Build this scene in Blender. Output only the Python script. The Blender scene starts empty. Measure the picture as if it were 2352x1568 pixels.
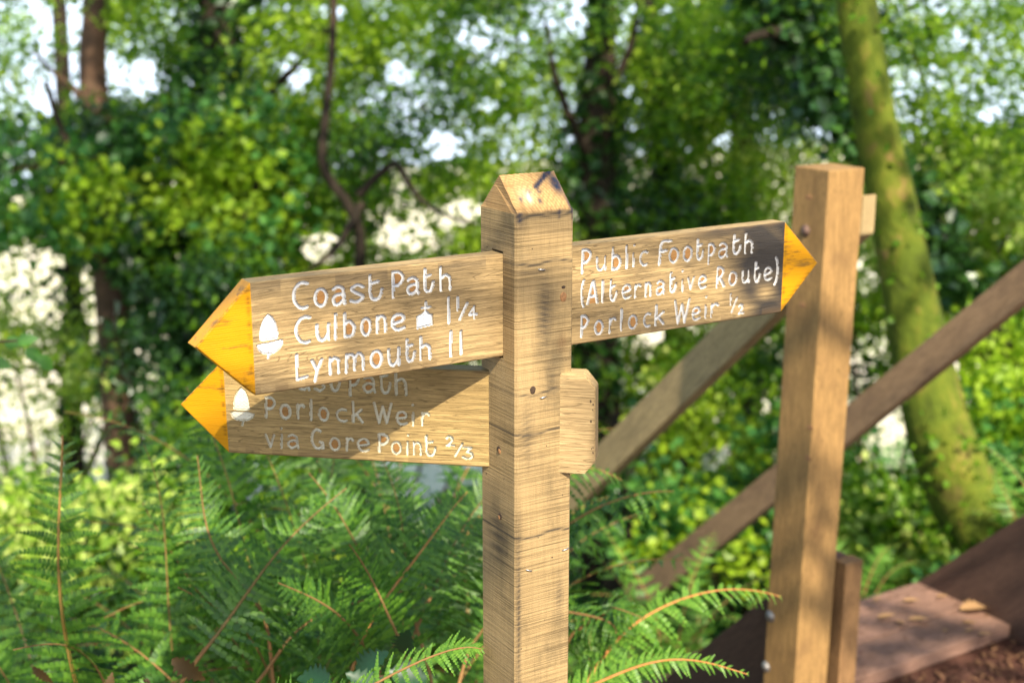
import bpy, bmesh, math, random
import numpy as np
from mathutils import Vector, Matrix

S = bpy.context.scene
COL = S.collection
rng = np.random.default_rng(7)
random.seed(7)

# ---------------------------------------------------------------- camera, sky, sun, exposure
EYE = 1.98
FPX, PITCH = 3136.0, 0.2488
cam_d = bpy.data.cameras.new('camera')
cam = bpy.data.objects.new('camera', cam_d); COL.objects.link(cam)
cam.location = (0, 0, EYE)
cam.rotation_euler = (math.pi / 2 - PITCH, 0, 0)
cam_d.sensor_width = 36.0
cam_d.lens = 36.0 * FPX / 2352.0
cam_d.clip_start = 0.05
cam_d.clip_end = 60000
cam_d.dof.use_dof = True
cam_d.dof.focus_distance = 1.98
cam_d.dof.aperture_fstop = 3.4
cam_d.dof.aperture_blades = 0
S.camera = cam

SUN_EL, SUN_DX = math.radians(45), -0.25          # light travels away from the camera and down
travel = Vector((SUN_DX, math.cos(SUN_EL), -math.sin(SUN_EL))).normalized()
W = bpy.data.worlds.new('World'); S.world = W; W.use_nodes = True
wt = W.node_tree
sky = wt.nodes.new('ShaderNodeTexSky'); sky.sky_type = 'NISHITA'; sky.sun_disc = False
sky.sun_elevation = SUN_EL
sky.sun_rotation = math.pi + math.atan2(-SUN_DX, math.cos(SUN_EL)) * -1
sky.air_density = 1.0; sky.dust_density = 1.5
wt.links.new(sky.outputs[0], wt.nodes['Background'].inputs[0])
wt.nodes['Background'].inputs[1].default_value = 0.13
sl = bpy.data.lights.new('sun', 'SUN'); sl.energy = 4.2; sl.angle = math.radians(0.5); sl.color = (1.0, 0.90, 0.74)
so = bpy.data.objects.new('sun', sl); COL.objects.link(so)
so.rotation_euler = (-travel).to_track_quat('Z', 'Y').to_euler(); so.location = (0, -6, 9)
S.view_settings.view_transform = 'Standard'; S.view_settings.look = 'None'
S.view_settings.gamma = 1.0; S.view_settings.exposure = 1.42
S.cycles.use_denoising = True
S.cycles.max_bounces = 8; S.cycles.transparent_max_bounces = 8
S.cycles.sample_clamp_indirect = 6.0

# ---------------------------------------------------------------- helpers
fw = np.array([0, math.cos(PITCH), -math.sin(PITCH)]); up = np.array([0, math.sin(PITCH), math.cos(PITCH)]); rt = np.array([1., 0, 0])
O = np.array([0, 0, EYE])
def at(px, py, d):                               # a point seen in the photograph, d metres away along the view axis
    return O + d * (fw + rt * (px - 1176) / FPX + up * (784 - py) / FPX)
def vnorm(v): return v / (np.linalg.norm(v, axis=-1, keepdims=True) + 1e-12)

def tag(o, label=None, cat=None, group=None, kind=None):
    if label: o['label'] = label
    if cat: o['category'] = cat
    if group: o['group'] = group
    if kind: o['kind'] = kind
    return o
def empty(name, loc=(0, 0, 0), rot=None, label=None, cat=None, group=None):
    o = bpy.data.objects.new(name, None); COL.objects.link(o); o.location = loc; o.empty_display_size = .1
    if rot: o.rotation_euler = rot
    return tag(o, label, cat, group)
def mesh_obj(name, verts, faces, mat, parent=None, smooth=False, mats=None, midx=None):
    me = bpy.data.meshes.new(name)
    v = np.asarray(verts, dtype=np.float32)
    if isinstance(faces, np.ndarray):
        k = faces.shape[1]; n = len(faces)
        me.vertices.add(len(v)); me.vertices.foreach_set('co', v.ravel())
        me.loops.add(n * k); me.loops.foreach_set('vertex_index', faces.astype(np.int32).ravel())
        me.polygons.add(n); me.polygons.foreach_set('loop_start', (np.arange(n) * k).astype(np.int32))
        me.update(calc_edges=True)
    else:
        me.from_pydata([tuple(map(float, p)) for p in v], [], [tuple(map(int, f)) for f in faces])
    for m in (mats or [mat]): me.materials.append(m)
    if midx is not None: me.polygons.foreach_set('material_index', np.asarray(midx, dtype=np.int32))
    me.polygons.foreach_set('use_smooth', np.full(len(me.polygons), smooth))
    me.update()
    o = bpy.data.objects.new(name, me); COL.objects.link(o)
    if parent is not None: o.parent = parent
    return o
def link_bm(name, bm, mat, parent=None, smooth=False):
    me = bpy.data.meshes.new(name); bmesh.ops.recalc_face_normals(bm, faces=bm.faces); bm.to_mesh(me); bm.free()
    me.materials.append(mat)
    me.polygons.foreach_set('use_smooth', np.full(len(me.polygons), smooth)); me.update()
    o = bpy.data.objects.new(name, me); COL.objects.link(o)
    if parent is not None: o.parent = parent
    return o
def bm_box(bm, c, h, bev=0.0):
    r = bmesh.ops.create_cube(bm, size=1.0)
    for v in r['verts']: v.co = Vector((c[0] + v.co.x * 2 * h[0], c[1] + v.co.y * 2 * h[1], c[2] + v.co.z * 2 * h[2]))
    if bev: bmesh.ops.bevel(bm, geom=list({e for v in r['verts'] for e in v.link_edges}), offset=bev, segments=2, profile=.6, affect='EDGES')

def tube(pts, rad, n=10, wob=0.0, seed=0):
    pts = np.asarray(pts, float); m = len(pts); rad = np.broadcast_to(rad, (m,)).astype(float)
    r = np.random.default_rng(seed)
    T = vnorm(np.gradient(pts, axis=0)); ref = np.array([0, 0, 1.]) if abs(T[0][2]) < .9 else np.array([1., 0, 0])
    V = []
    u = vnorm(np.cross(T[0], ref))
    ph = r.uniform(0, 6.28, 3)
    for i in range(m):
        u = vnorm(u - T[i] * (u @ T[i])); w = np.cross(T[i], u)
        a = np.arange(n) * 2 * math.pi / n
        k = 1 + wob * (np.sin(2 * a + ph[0] + i * .35) * .5 + np.sin(3 * a + ph[1] - i * .5) * .35 + r.normal(0, .25, n))
        V.append(pts[i] + rad[i] * k[:, None] * (np.cos(a)[:, None] * u + np.sin(a)[:, None] * w))
    V = np.concatenate(V)
    i, j = np.meshgrid(np.arange(m - 1), np.arange(n), indexing='ij'); i = i.ravel(); j = j.ravel()
    F = np.stack([i * n + j, i * n + (j + 1) % n, (i + 1) * n + (j + 1) % n, (i + 1) * n + j], 1)
    return V, F
def spline(P, n):                                 # Catmull-Rom through P
    P = np.asarray(P, float); P = np.vstack([2 * P[0] - P[1], P, 2 * P[-1] - P[-2]])
    m = len(P) - 3; out = []
    for t in np.linspace(0, m - 1e-6, n):
        i = int(t); s = t - i; a, b, c, d = P[i:i + 4]
        out.append(.5 * ((2 * b) + (-a + c) * s + (2 * a - 5 * b + 4 * c - d) * s * s + (-a + 3 * b - 3 * c + d) * s ** 3))
    return np.array(out)
class Acc:
    def __init__(s): s.v = []; s.f = []; s.n = 0
    def add(s, V, F): s.v.append(V); s.f.append(F + s.n); s.n += len(V)
    def arrays(s): return np.concatenate(s.v), np.concatenate(s.f)

# ---------------------------------------------------------------- materials
def new_mat(name):
    m = bpy.data.materials.new(name); m.use_nodes = True
    nt = m.node_tree; b = nt.nodes['Principled BSDF']; return m, nt, b
class NT:
    def __init__(s, nt): s.nt = nt
    def n(s, t, **k):
        x = s.nt.nodes.new(t)
        for a, b in k.items(): setattr(x, a, b)
        return x
    def l(s, a, b): s.nt.links.new(a, b)
    def obj(s, scale=(1, 1, 1), rot=(0, 0, 0), loc=(0, 0, 0)):
        tc = s.n('ShaderNodeTexCoord'); mp = s.n('ShaderNodeMapping')
        mp.inputs['Scale'].default_value = scale; mp.inputs['Rotation'].default_value = rot; mp.inputs['Location'].default_value = loc
        s.l(tc.outputs['Object'], mp.inputs['Vector']); return mp.outputs[0]
    def noise(s, vec, scale, detail=4, rough=.55, dist=0.0):
        x = s.n('ShaderNodeTexNoise'); s.l(vec, x.inputs['Vector'])
        x.inputs['Scale'].default_value = scale; x.inputs['Detail'].default_value = detail; x.inputs['Roughness'].default_value = rough
        x.inputs['Distortion'].default_value = dist; return x.outputs['Fac']
    def ramp(s, fac, stops, interp='LINEAR'):
        x = s.n('ShaderNodeValToRGB'); s.l(fac, x.inputs['Fac']); cr = x.color_ramp; cr.interpolation = interp
        while len(cr.elements) < len(stops): cr.elements.new(.5)
        for e, (p, c) in zip(cr.elements, stops):
            e.position = p; e.color = (c, c, c, 1) if isinstance(c, (int, float)) else (*c, 1)
        return x.outputs['Color']
    def mix(s, fac, a, b, blend='MIX'):
        x = s.n('ShaderNodeMix', data_type='RGBA', blend_type=blend)
        for si, val in ((0, fac), (6, a), (7, b)):
            sock = x.inputs[si]
            if hasattr(val, 'is_linked'): s.l(val, sock)
            elif si == 0: sock.default_value = val
            else: sock.default_value = (*val, 1) if not isinstance(val, (int, float)) else (val, val, val, 1)
        return x.outputs[2]
    def math(s, op, a, b=0.0, clamp=False):
        x = s.n('ShaderNodeMath', operation=op, use_clamp=clamp)
        for i, v in enumerate((a, b)):
            if hasattr(v, 'is_linked'): s.l(v, x.inputs[i])
            else: x.inputs[i].default_value = v
        return x.outputs[0]
    def bump(s, h, dist, strength=1.0, nrm=None):
        x = s.n('ShaderNodeBump'); x.inputs['Distance'].default_value = dist; x.inputs['Strength'].default_value = strength
        s.l(h, x.inputs['Height'])
        if nrm is not None: s.l(nrm, x.inputs['Normal'])
        return x.outputs[0]

def wood_mat(name, axis, light, dark, stain=(.13, .10, .055), stain_amt=.45, ring=26, saw=None, saw_rot=0.0, seed=0.0, bump=.0007, mark=None, lines=150.0, line_amt=.62, fine_amt=.5, pore_amt=.55, rings=None, rough=.75):
    m, nt, b = new_mat(name); k = NT(nt)
    st = lambda a, c: tuple((a if i == axis else c) for i in range(3))
    off = (seed * 1.7, seed * 2.3, seed * 3.1)
    wob = k.noise(k.obj(st(2.2, 9), loc=off), 1.0, 3, .5)                     # bends the growth rings along the plank
    streak = k.noise(k.obj(st(1.1, ring), loc=off), 1.6, 5, .62, .35)
    fine = k.noise(k.obj(st(14, 420), loc=off), 1.0, 3, .6)
    pores = k.noise(k.obj(st(45, 900), loc=off), 1.0, 2, .5)
    wv = k.n('ShaderNodeTexWave', wave_type='BANDS', bands_direction='DIAGONAL', wave_profile='SIN')
    k.l(k.obj(st(.55, 14), loc=off), wv.inputs['Vector']); wv.inputs['Scale'].default_value = 3.6
    wv.inputs['Distortion'].default_value = 7.0; wv.inputs['Detail'].default_value = 3.0; wv.inputs['Detail Scale'].default_value = .55
    base = k.mix(k.ramp(streak, [(.22, 0.0), (.66, 1.0)]), tuple(a * .4 + b * .6 for a, b in zip(dark, light)), light)
    base = k.mix(k.math('MULTIPLY', k.ramp(wv.outputs['Fac'], [(.55, 0.0), (.95, 1.0)]), .30 if line_amt > .3 else .08), base, tuple(c * .62 for c in dark))
    base = k.mix(k.math('MULTIPLY', k.ramp(fine, [(.44, 1.0), (.60, 0.0)]), fine_amt), base, tuple(c * .52 for c in dark))
    base = k.mix(k.math('MULTIPLY', k.ramp(pores, [(.34, 1.0), (.40, 0.0)]), pore_amt), base, tuple(c * .35 for c in dark))
    cn = k.noise(k.obj(st(2.0, 30), loc=(off[0], off[1] + 3, off[2])), 1.0, 2.5, .45, .5)
    ln = k.math('SINE', k.math('MULTIPLY', cn, lines))
    brk = k.noise(k.obj(st(30, 160), loc=off), 1.0, 3, .6)
    lnf = k.math('MULTIPLY', k.ramp(ln, [(.80, 0.0), (.97, 1.0)]), k.ramp(brk, [(.40, 0.0), (.55, 1.0)]))
    base = k.mix(k.math('MULTIPLY', lnf, line_amt), base, tuple(c * .38 for c in dark))
    bl = k.noise(k.obj(st(5, 9), loc=off), 1.0, 6, .68)
    base = k.mix(k.math('MULTIPLY', k.ramp(bl, [(.5, 0.0), (.72, 1.0)]), stain_amt), base, stain)
    pale = k.noise(k.obj(st(4, 6), loc=(off[0] + 5, off[1], off[2])), 1.0, 3, .5)
    base = k.mix(k.math('MULTIPLY', k.ramp(pale, [(.55, 0.0), (.8, 1.0)]), .25), base, tuple(min(1, c * 1.25) for c in light))
    h = k.math('SUBTRACT', k.math('ADD', k.math('MULTIPLY', fine, fine_amt * 1.3), k.math('MULTIPLY', streak, fine_amt)), k.math('MULTIPLY', lnf, line_amt * .8))
    if saw:
        sax = 2 if axis == 2 else 0
        vec = k.obj((1, 1, 1), rot=(0, saw_rot, 0))
        sn = k.noise(k.obj((7, 7, 800) if axis == 2 else (800, 7, 7), rot=(0, saw_rot, 0)), saw, 3, .7, .2)
        gate = k.noise(k.obj((7, 7, 5), loc=off), 1.0, 3, .6)
        g = k.math('MULTIPLY', k.ramp(sn, [(.38, 1.0), (.54, 0.0)]), k.ramp(gate, [(.34, .25), (.6, .85)]))
        base = k.mix(g, base, tuple(c * .42 for c in dark))
        h = k.math('ADD', h, k.math('MULTIPLY', sn, 1.1))
    if rings:                                                                  # end grain of the sloping top
        tcr = k.n('ShaderNodeTexCoord'); sp = k.n('ShaderNodeSeparateXYZ'); k.l(tcr.outputs['Object'], sp.inputs[0])
        dx = k.math('ADD', sp.outputs[0], .058); dz = k.math('MULTIPLY', k.math('SUBTRACT', sp.outputs[2], rings - .004), 1.35)
        rad = k.math('SQRT', k.math('ADD', k.math('MULTIPLY', dx, dx), k.math('MULTIPLY', dz, dz)))
        wobn = k.noise(k.obj((30, 30, 30)), 1.0, 3, .6)
        rg = k.math('SINE', k.math('ADD', k.math('MULTIPLY', rad, 1250.0), k.math('MULTIPLY', wobn, 6.0)))
        msk = k.math('GREATER_THAN', sp.outputs[2], rings)
        base = k.mix(k.math('MULTIPLY', msk, k.ramp(rg, [(.0, .1), (.9, .75)])), base, tuple(c * .75 for c in dark))
        base = k.mix(k.math('MULTIPLY', msk, .35), base, (.50, .27, .09))
    if mark:                                                                   # stains with a shape of their own
        for attr, col, amt in mark:
            an = k.n('ShaderNodeAttribute', attribute_name=attr)
            base = k.mix(k.math('MULTIPLY', an.outputs['Fac'], amt), base, col)
    k.l(base, b.inputs['Base Color'])
    b.inputs['Roughness'].default_value = rough; b.inputs['Specular IOR Level'].default_value = .25
    k.l(k.bump(h, bump, .9), b.inputs['Normal'])
    return m

OAK_L, OAK_D = (.425, .295, .135), (.23, .15, .062)
M_POST = wood_mat('post_oak', 2, (.37, .255, .115), (.19, .125, .052), stain=(.07, .055, .03), stain_amt=.75, saw=.62, saw_rot=.10, seed=1, bump=.0016, line_amt=.12, fine_amt=.08, pore_amt=.1, ring=7, rings=EYE - .3012,
                  mark=[('stain_dark', (.028, .024, .020), .95), ('stain_blue', (.008, .014, .032), 1.0), ('stain_pale', (.72, .62, .45), .9), ('knot', (.10, .05, .02), .9)])
M_BOARD = wood_mat('board_oak', 0, OAK_L, OAK_D, stain=(.10, .068, .032), stain_amt=.75, seed=3, bump=.0009,
                   mark=[('counter', (.30, .13, .03), .7), ('weathering', (.05, .04, .03), .9), ('edge_dirt_rim_shade', (.13, .08, .035), .6)])
M_BOARD_R = wood_mat('board_oak_grey', 0, OAK_L, OAK_D, stain=(.11, .08, .045), stain_amt=.8, seed=8.3, bump=.0009,
                   mark=[('counter', (.30, .13, .03), .7), ('weathering', (.022, .020, .019), 1.0), ('edge_dirt_rim_shade', (.13, .08, .035), .6)])
M_BOARD_L = wood_mat('board_oak_warm', 0, (.43, .295, .115), (.25, .165, .058), stain=(.17, .11, .04), stain_amt=.5, seed=14.9, bump=.0009,
                   mark=[('counter', (.30, .13, .03), .7), ('weathering', (.05, .04, .03), .9), ('edge_dirt_rim_shade', (.13, .08, .035), .6)])
M_STUB = wood_mat('stub_oak', 0, (.50, .355, .17), (.33, .22, .095), stain=(.2, .13, .06), stain_amt=.3, seed=21, bump=.0009,
                   mark=[('edge_dirt_rim_shade', (.06, .04, .02), .9)])
M_NEWEL = wood_mat('newel_oak', 2, (.37, .215, .075), (.22, .125, .042), stain=(.13, .07, .028), stain_amt=.75, seed=5, ring=16, bump=.0006)
M_RAIL = wood_mat('rail_oak', 0, (.40, .295, .14), (.30, .21, .095), stain=(.11, .08, .045), stain_amt=.5, seed=6, ring=16, bump=.0006)
M_RAILD = wood_mat('rail_oak_dark', 0, (.36, .225, .12), (.22, .13, .066), stain=(.085, .05, .035), stain_amt=.5, seed=7, ring=16, bump=.0006)
M_BLOCK = wood_mat('block_oak', 2, (.29, .16, .065), (.18, .095, .038), stain=(.08, .045, .02), stain_amt=.7, seed=17, ring=16, bump=.0008)  # darker version of the newel oak: shade on the block put into its colour
M_STRING = wood_mat('stringer_brown', 0, (.115, .062, .040), (.075, .040, .026), stain=(.035, .022, .016), stain_amt=.5, seed=9, ring=14, bump=.0006)
M_TREAD = wood_mat('tread_wood', 0, (.29, .165, .115), (.16, .088, .06), stain=(.075, .042, .028), stain_amt=.8, seed=11, ring=12, bump=.0006)

def paint_mat(name, col, wear, wear_amt, axis=0, seed=0., rough=.42, scale=1.0, bump=.0004, lo=.60, hi=.66):
    m, nt, b = new_mat(name); k = NT(nt); off = (seed, seed * 2, seed * 3)
    n1 = k.noise(k.obj(((7, 25, 40)), loc=off), 1.0 * scale, 6, .72)
    n2 = k.noise(k.obj((12, 260, 260), loc=off), 1.0, 3, .6)
    n3 = k.noise(k.obj((9, 9, 9), loc=off), 1.0, 4, .6)
    base = k.mix(k.ramp(n3, [(.3, 0.0), (.7, 1.0)]), tuple(c * .86 for c in col), col)
    base = k.mix(k.math('MULTIPLY', k.ramp(n2, [(.36, 1.0), (.48, 0.0)]), .28), base, tuple(c * .6 for c in col))
    fac = k.ramp(n1, [(lo, 0.0), (hi, 1.0)])
    an = k.n('ShaderNodeAttribute', attribute_name='edge_dirt_rim_shade')
    fac2 = k.math('MULTIPLY', an.outputs['Fac'], k.ramp(n2, [(.35, 1.0), (.62, .1)]))
    base = k.mix(k.math('MULTIPLY', fac, wear_amt), base, wear)
    base = k.mix(fac2, base, tuple(c * .45 for c in wear))  # edge dirt on the tips, painted groove shade on the letters
    k.l(base, b.inputs['Base Color']); b.inputs['Roughness'].default_value = rough; b.inputs['Specular IOR Level'].default_value = .2
    k.l(k.bump(k.math('ADD', n2, k.math('MULTIPLY', n1, .6)), bump, .8), b.inputs['Normal']); return m
M_YELLOW = paint_mat('yellow_paint', (.50, .225, .004), (.12, .065, .014), .8, seed=2.5, lo=.56, hi=.64)
M_WHITE_OLD = paint_mat('faded_white_paint', (.66, .62, .47), (.25, .18, .08), .6, seed=6.1, rough=.6, scale=5, bump=.0006, lo=.58, hi=.70)
M_WHITE = paint_mat('white_paint', (.56, .56, .555), (.45, .36, .22), .5, seed=4.1, rough=.5, scale=5, bump=.0006, lo=.63, hi=.72)

def plain(name, col, rough=.5, metal=0.0, var=.0, vs=30):
    m, nt, b = new_mat(name); k = NT(nt)
    n = k.noise(k.obj(), vs, 4, .6)
    k.l(k.mix(k.ramp(n, [(.3, 0.0), (.7, 1.0)]), tuple(c * (1 - var) for c in col), tuple(min(1, c * (1 + var)) for c in col)), b.inputs['Base Color'])
    b.inputs['Roughness'].default_value = rough; b.inputs['Metallic'].default_value = metal
    k.l(k.bump(n, .0005, .6), b.inputs['Normal']); return m
M_STEEL = plain('galvanised_steel', (.55, .56, .58), .35, 1.0, .25, 120)
M_BOLT = plain('dull_steel', (.22, .21, .20), .5, .6, .3, 90)
M_RUST = plain('rusty_steel', (.12, .07, .05), .7, .3, .4, 90)
M_DARKHOLE = plain('dark_wood_hole', (.04, .022, .010), .9, 0, .4, 200)
M_KNOT = plain('knot_wood', (.26, .125, .045), .8, 0, .45, 260)

def leaf_mat(name, cols, trans=.38, rough=.45, spec=.4):
    m, nt, b = new_mat(name); k = NT(nt)
    g = k.n('ShaderNodeNewGeometry')
    st = [(i / (len(cols) - 1), c) for i, c in enumerate(cols)] if len(cols) > 1 else [(0, cols[0]), (1, cols[0])]
    col = k.ramp(g.outputs['Random Per Island'], st)
    b.inputs['Roughness'].default_value = rough; b.inputs['Specular IOR Level'].default_value = spec
    k.l(col, b.inputs['Base Color'])
    t = k.n('ShaderNodeBsdfTranslucent'); k.l(k.mix(1.0, col, (1.35, 1.45, .75), 'MULTIPLY'), t.inputs['Color'])
    mx = k.n('ShaderNodeMixShader'); mx.inputs[0].default_value = trans
    k.l(b.outputs[0], mx.inputs[1]); k.l(t.outputs[0], mx.inputs[2])
    k.l(mx.outputs[0], nt.nodes['Material Output'].inputs['Surface'])
    return m
L_MID = leaf_mat('leaves_mid_green', [(.042, .11, .005), (.09, .20, .008), (.16, .30, .012), (.06, .145, .006)], .48)
L_SUN = leaf_mat('leaves_yellow_green', [(.15, .26, .008), (.24, .37, .014), (.34, .46, .03), (.17, .29, .01)], .5)
L_BLUE = leaf_mat('leaves_sycamore', [(.025, .10, .018), (.045, .15, .025), (.08, .21, .03), (.03, .11, .02)], .38)
L_IVY = leaf_mat('leaves_ivy', [(.009, .034, .006), (.018, .060, .010), (.045, .115, .018), (.012, .045, .008)], .22, .35, .5)
L_LIME = leaf_mat('leaves_lime', [(.18, .30, .025), (.34, .46, .06), (.52, .58, .16), (.12, .24, .015)], .42)
L_FERN = leaf_mat('fern_green', [(.024, .078, .010), (.046, .125, .012), (.095, .205, .018), (.028, .092, .010)], .38)
L_FERNL = leaf_mat('fern_bright', [(.07, .18, .02), (.11, .24, .025), (.16, .31, .035)], .4)
L_GROUND = leaf_mat('ground_plants', [(.04, .13, .025), (.06, .19, .035), (.10, .26, .05), (.04, .12, .02)], .35)
L_WITHER = leaf_mat('withered_leaves', [(.045, .028, .009), (.08, .046, .014)], .2, .6, .2)
L_DEAD = leaf_mat('dead_leaves', [(.28, .13, .06), (.40, .22, .09), (.50, .30, .13), (.18, .09, .05), (.36, .14, .10)], .15, .7, .2)
L_HOLLY = leaf_mat('holly_leaves', [(.010, .04, .014), (.016, .055, .018)], .1, .4, .35)

def bark_mat(name, cols, vs=(6, 6, 1.5), bump=.012, contrast=.5):
    m, nt, b = new_mat(name); k = NT(nt)
    n = k.noise(k.obj(vs), 3.0, 6, .65, .3); n2 = k.noise(k.obj((1.3, 1.3, .8)), 2.2, 4, .6)
    st = [(.3 + .4 * i / (len(cols) - 1), c) for i, c in enumerate(cols)]
    col = k.mix(contrast, k.ramp(n, st), k.ramp(n2, st))
    k.l(col, b.inputs['Base Color']); b.inputs['Roughness'].default_value = .9; b.inputs['Specular IOR Level'].default_value = .15
    k.l(k.bump(n, bump, .8), b.inputs['Normal']); return m
B_DARK = bark_mat('bark_dark', [(.010, .008, .005), (.022, .016, .010), (.042, .028, .017)])
B_BROWN = bark_mat('bark_brown', [(.035, .024, .013), (.075, .046, .027), (.16, .085, .048)])
B_MOSS = bark_mat("bark_moss", [(.014, .018, .006), (.055, .075, .008), (.085, .115, .010), (.13, .14, .014), (.30, .15, .07)], (4, 4, 2.6), .035, .35)

# ---------------------------------------------------------------- stairs frame (needed by the terrain too)
A0 = 0.554
e1 = np.array([math.cos(A0), math.sin(A0), 0]); n1 = np.array([math.sin(A0), -math.cos(A0), 0]); n2 = -e1; e2 = -n1
NC = np.array([0.8179, 3.5203, 0.0])                # newel post centre on plan
UPZ = np.array([0, 0, 1.])

def sstep(x, a, b):
    t = np.clip((x - a) / (b - a), 0, 1); return t * t * (3 - 2 * t)
def terrain(x, y):
    x = np.asarray(x, float); y = np.asarray(y, float)
    t = (x - NC[0]) * e2[0] + (y - NC[1]) * e2[1]; R = np.hypot(x, y)
    z = -0.052 - 1.45 * sstep(t, .1, 2.3) - .20 * np.clip(t - 1.6, 0, 30) - .11 * np.maximum(0, t - 31.6)
    z = z + .035 * np.sin(x * 2.1 + y * .7) * np.cos(y * 1.7) * sstep(t, .3, 2) + .012 * np.sin(x * 9 + 1) * np.sin(y * 11)
    z = z + .12 * np.minimum(np.maximum(0, -t - .6), 6)
    z = z - 110 * sstep(R, 230, 420)
    return np.maximum(z, -150.0)

# ---------------------------------------------------------------- ground and sea
def build_ground():
    g = np.sinh(np.linspace(-6.6, 6.6, 321)) / math.sinh(6.6)
    ax = g * 1500; X, Y = np.meshgrid(ax, ax + 4.0, indexing='ij'); Z = terrain(X, Y)
    V = np.stack([X.ravel(), Y.ravel(), Z.ravel()], 1); n = len(ax)
    i, j = np.meshgrid(np.arange(n - 1), np.arange(n - 1), indexing='ij'); i = i.ravel(); j = j.ravel()
    F = np.stack([i * n + j, (i + 1) * n + j, (i + 1) * n + j + 1, i * n + j + 1], 1)
    m, nt, b = new_mat('ground_earth'); k = NT(nt)
    n1_ = k.noise(k.obj(), 9, 8, .7); n2_ = k.noise(k.obj(), 55, 5, .65); n3_ = k.noise(k.obj((.18, .18, .18)), 1.0, 4, .6)
    dirt = k.ramp(n1_, [(.3, (.045, .020, .014)), (.5, (.095, .043, .029)), (.7, (.17, .08, .055))])
    dirt = k.mix(k.math('MULTIPLY', k.ramp(n2_, [(.35, 1.0), (.5, 0.0)]), .7), dirt, (.05, .025, .018))
    floor = k.ramp(n1_, [(.3, (.035, .05, .02)), (.5, (.06, .11, .03)), (.7, (.10, .16, .04))])
    hay = k.ramp(n3_, [(.3, (.78, .66, .42)), (.55, (.88, .79, .60)), (.75, (.84, .78, .52))])
    tc = k.n('ShaderNodeTexCoord'); sx = k.n('ShaderNodeSeparateXYZ'); k.l(tc.outputs['Object'], sx.inputs[0])
    tt = k.math('ADD', k.math('ADD', k.math('MULTIPLY', sx.outputs[0], float(e2[0])), k.math('MULTIPLY', sx.outputs[1], float(e2[1]))), float(-(NC @ e2)))
    tn = k.math('ADD', tt, k.math('MULTIPLY', n3_, 1.2))
    c = k.mix(k.ramp(k.math('MULTIPLY', tn, .1), [(.10, 0.0), (.18, 1.0)]), dirt, floor)
    far = k.math('ADD', sx.outputs[1], k.math('MULTIPLY', n3_, 4.0))
    tuft = k.noise(k.obj((.9, .5, .9)), 1.0, 5, .65)
    hay = k.mix(k.math('MULTIPLY', k.ramp(tuft, [(.45, 0.0), (.62, 1.0)]), .6), hay, (.30, .36, .10))
    c = k.mix(k.ramp(k.math('MULTIPLY', far, .02), [(.235, 0.0), (.29, 1.0)]), c, hay)
    k.l(c, b.inputs['Base Color']); b.inputs['Roughness'].default_value = .95; b.inputs['Specular IOR Level'].default_value = .1
    k.l(k.bump(k.math('ADD', n1_, n2_), .02, .8), b.inputs['Normal'])
    tag(mesh_obj('ground', V, F, m, smooth=True), 'sloping woodland ground dropping from the path to a pale sunlit field', 'ground', kind='structure')
    ms, nt, b = new_mat('sea_water'); k = NT(nt)
    n = k.noise(k.obj((.004, .012, .01)), 1.0, 6, .6)
    k.l(k.ramp(n, [(.3, (.60, .72, .86)), (.7, (.72, .80, .90))]), b.inputs['Base Color']); b.inputs['Roughness'].default_value = .35  # pale haze and sky brightness put into the water colour
    q = 40000; z = -118
    tag(mesh_obj('sea', [(-q, 300, z), (q, 300, z), (q, q, z), (-q, q, z)], [(0, 1, 2, 3)], ms), 'hazy pale blue sea far below the wood', 'sea', kind='structure')
build_ground()

# ---------------------------------------------------------------- the fingerpost
PC = np.array([0.0213, 1.9798]); ZS = EYE - 0.3012; H = .05
post_root = empty('fingerpost', (PC[0], PC[1], 0), (0, 0, A0), 'oak fingerpost with three carved yellow tipped finger boards', 'signpost')
# local frame of the root: x along the two upper boards (to the right), y away from the viewer, z up
LEAN = Matrix.Rotation(-.006, 4, 'Y')

TH = .030
UZ = EYE - .4393; LZ = EYE - .6237; BH = .0763
LA = -.2003 - A0                                   # the lower board is turned clockwise from the upper ones

def local_uv(px, py, zc, ang, tilt=0.0, yoff=-TH / 2):
    """photo point -> (u, v) on the front face of a board through the post axis"""
    ca, sa = math.cos(ang), math.sin(ang)
    ex = np.array([ca, sa, 0]); nn = np.array([sa, -ca, 0])
    c = np.array([PC[0], PC[1], zc]) + nn * (-yoff)
    r = at(px, py, 1.0) - O
    P = O + r * (((c - O) @ nn) / (r @ nn))
    d = P - c; u = d @ ex; v = d[2]
    ct, s = math.cos(tilt), math.sin(tilt)
    return np.array([u * ct + v * s, -u * s + v * ct])

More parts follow.
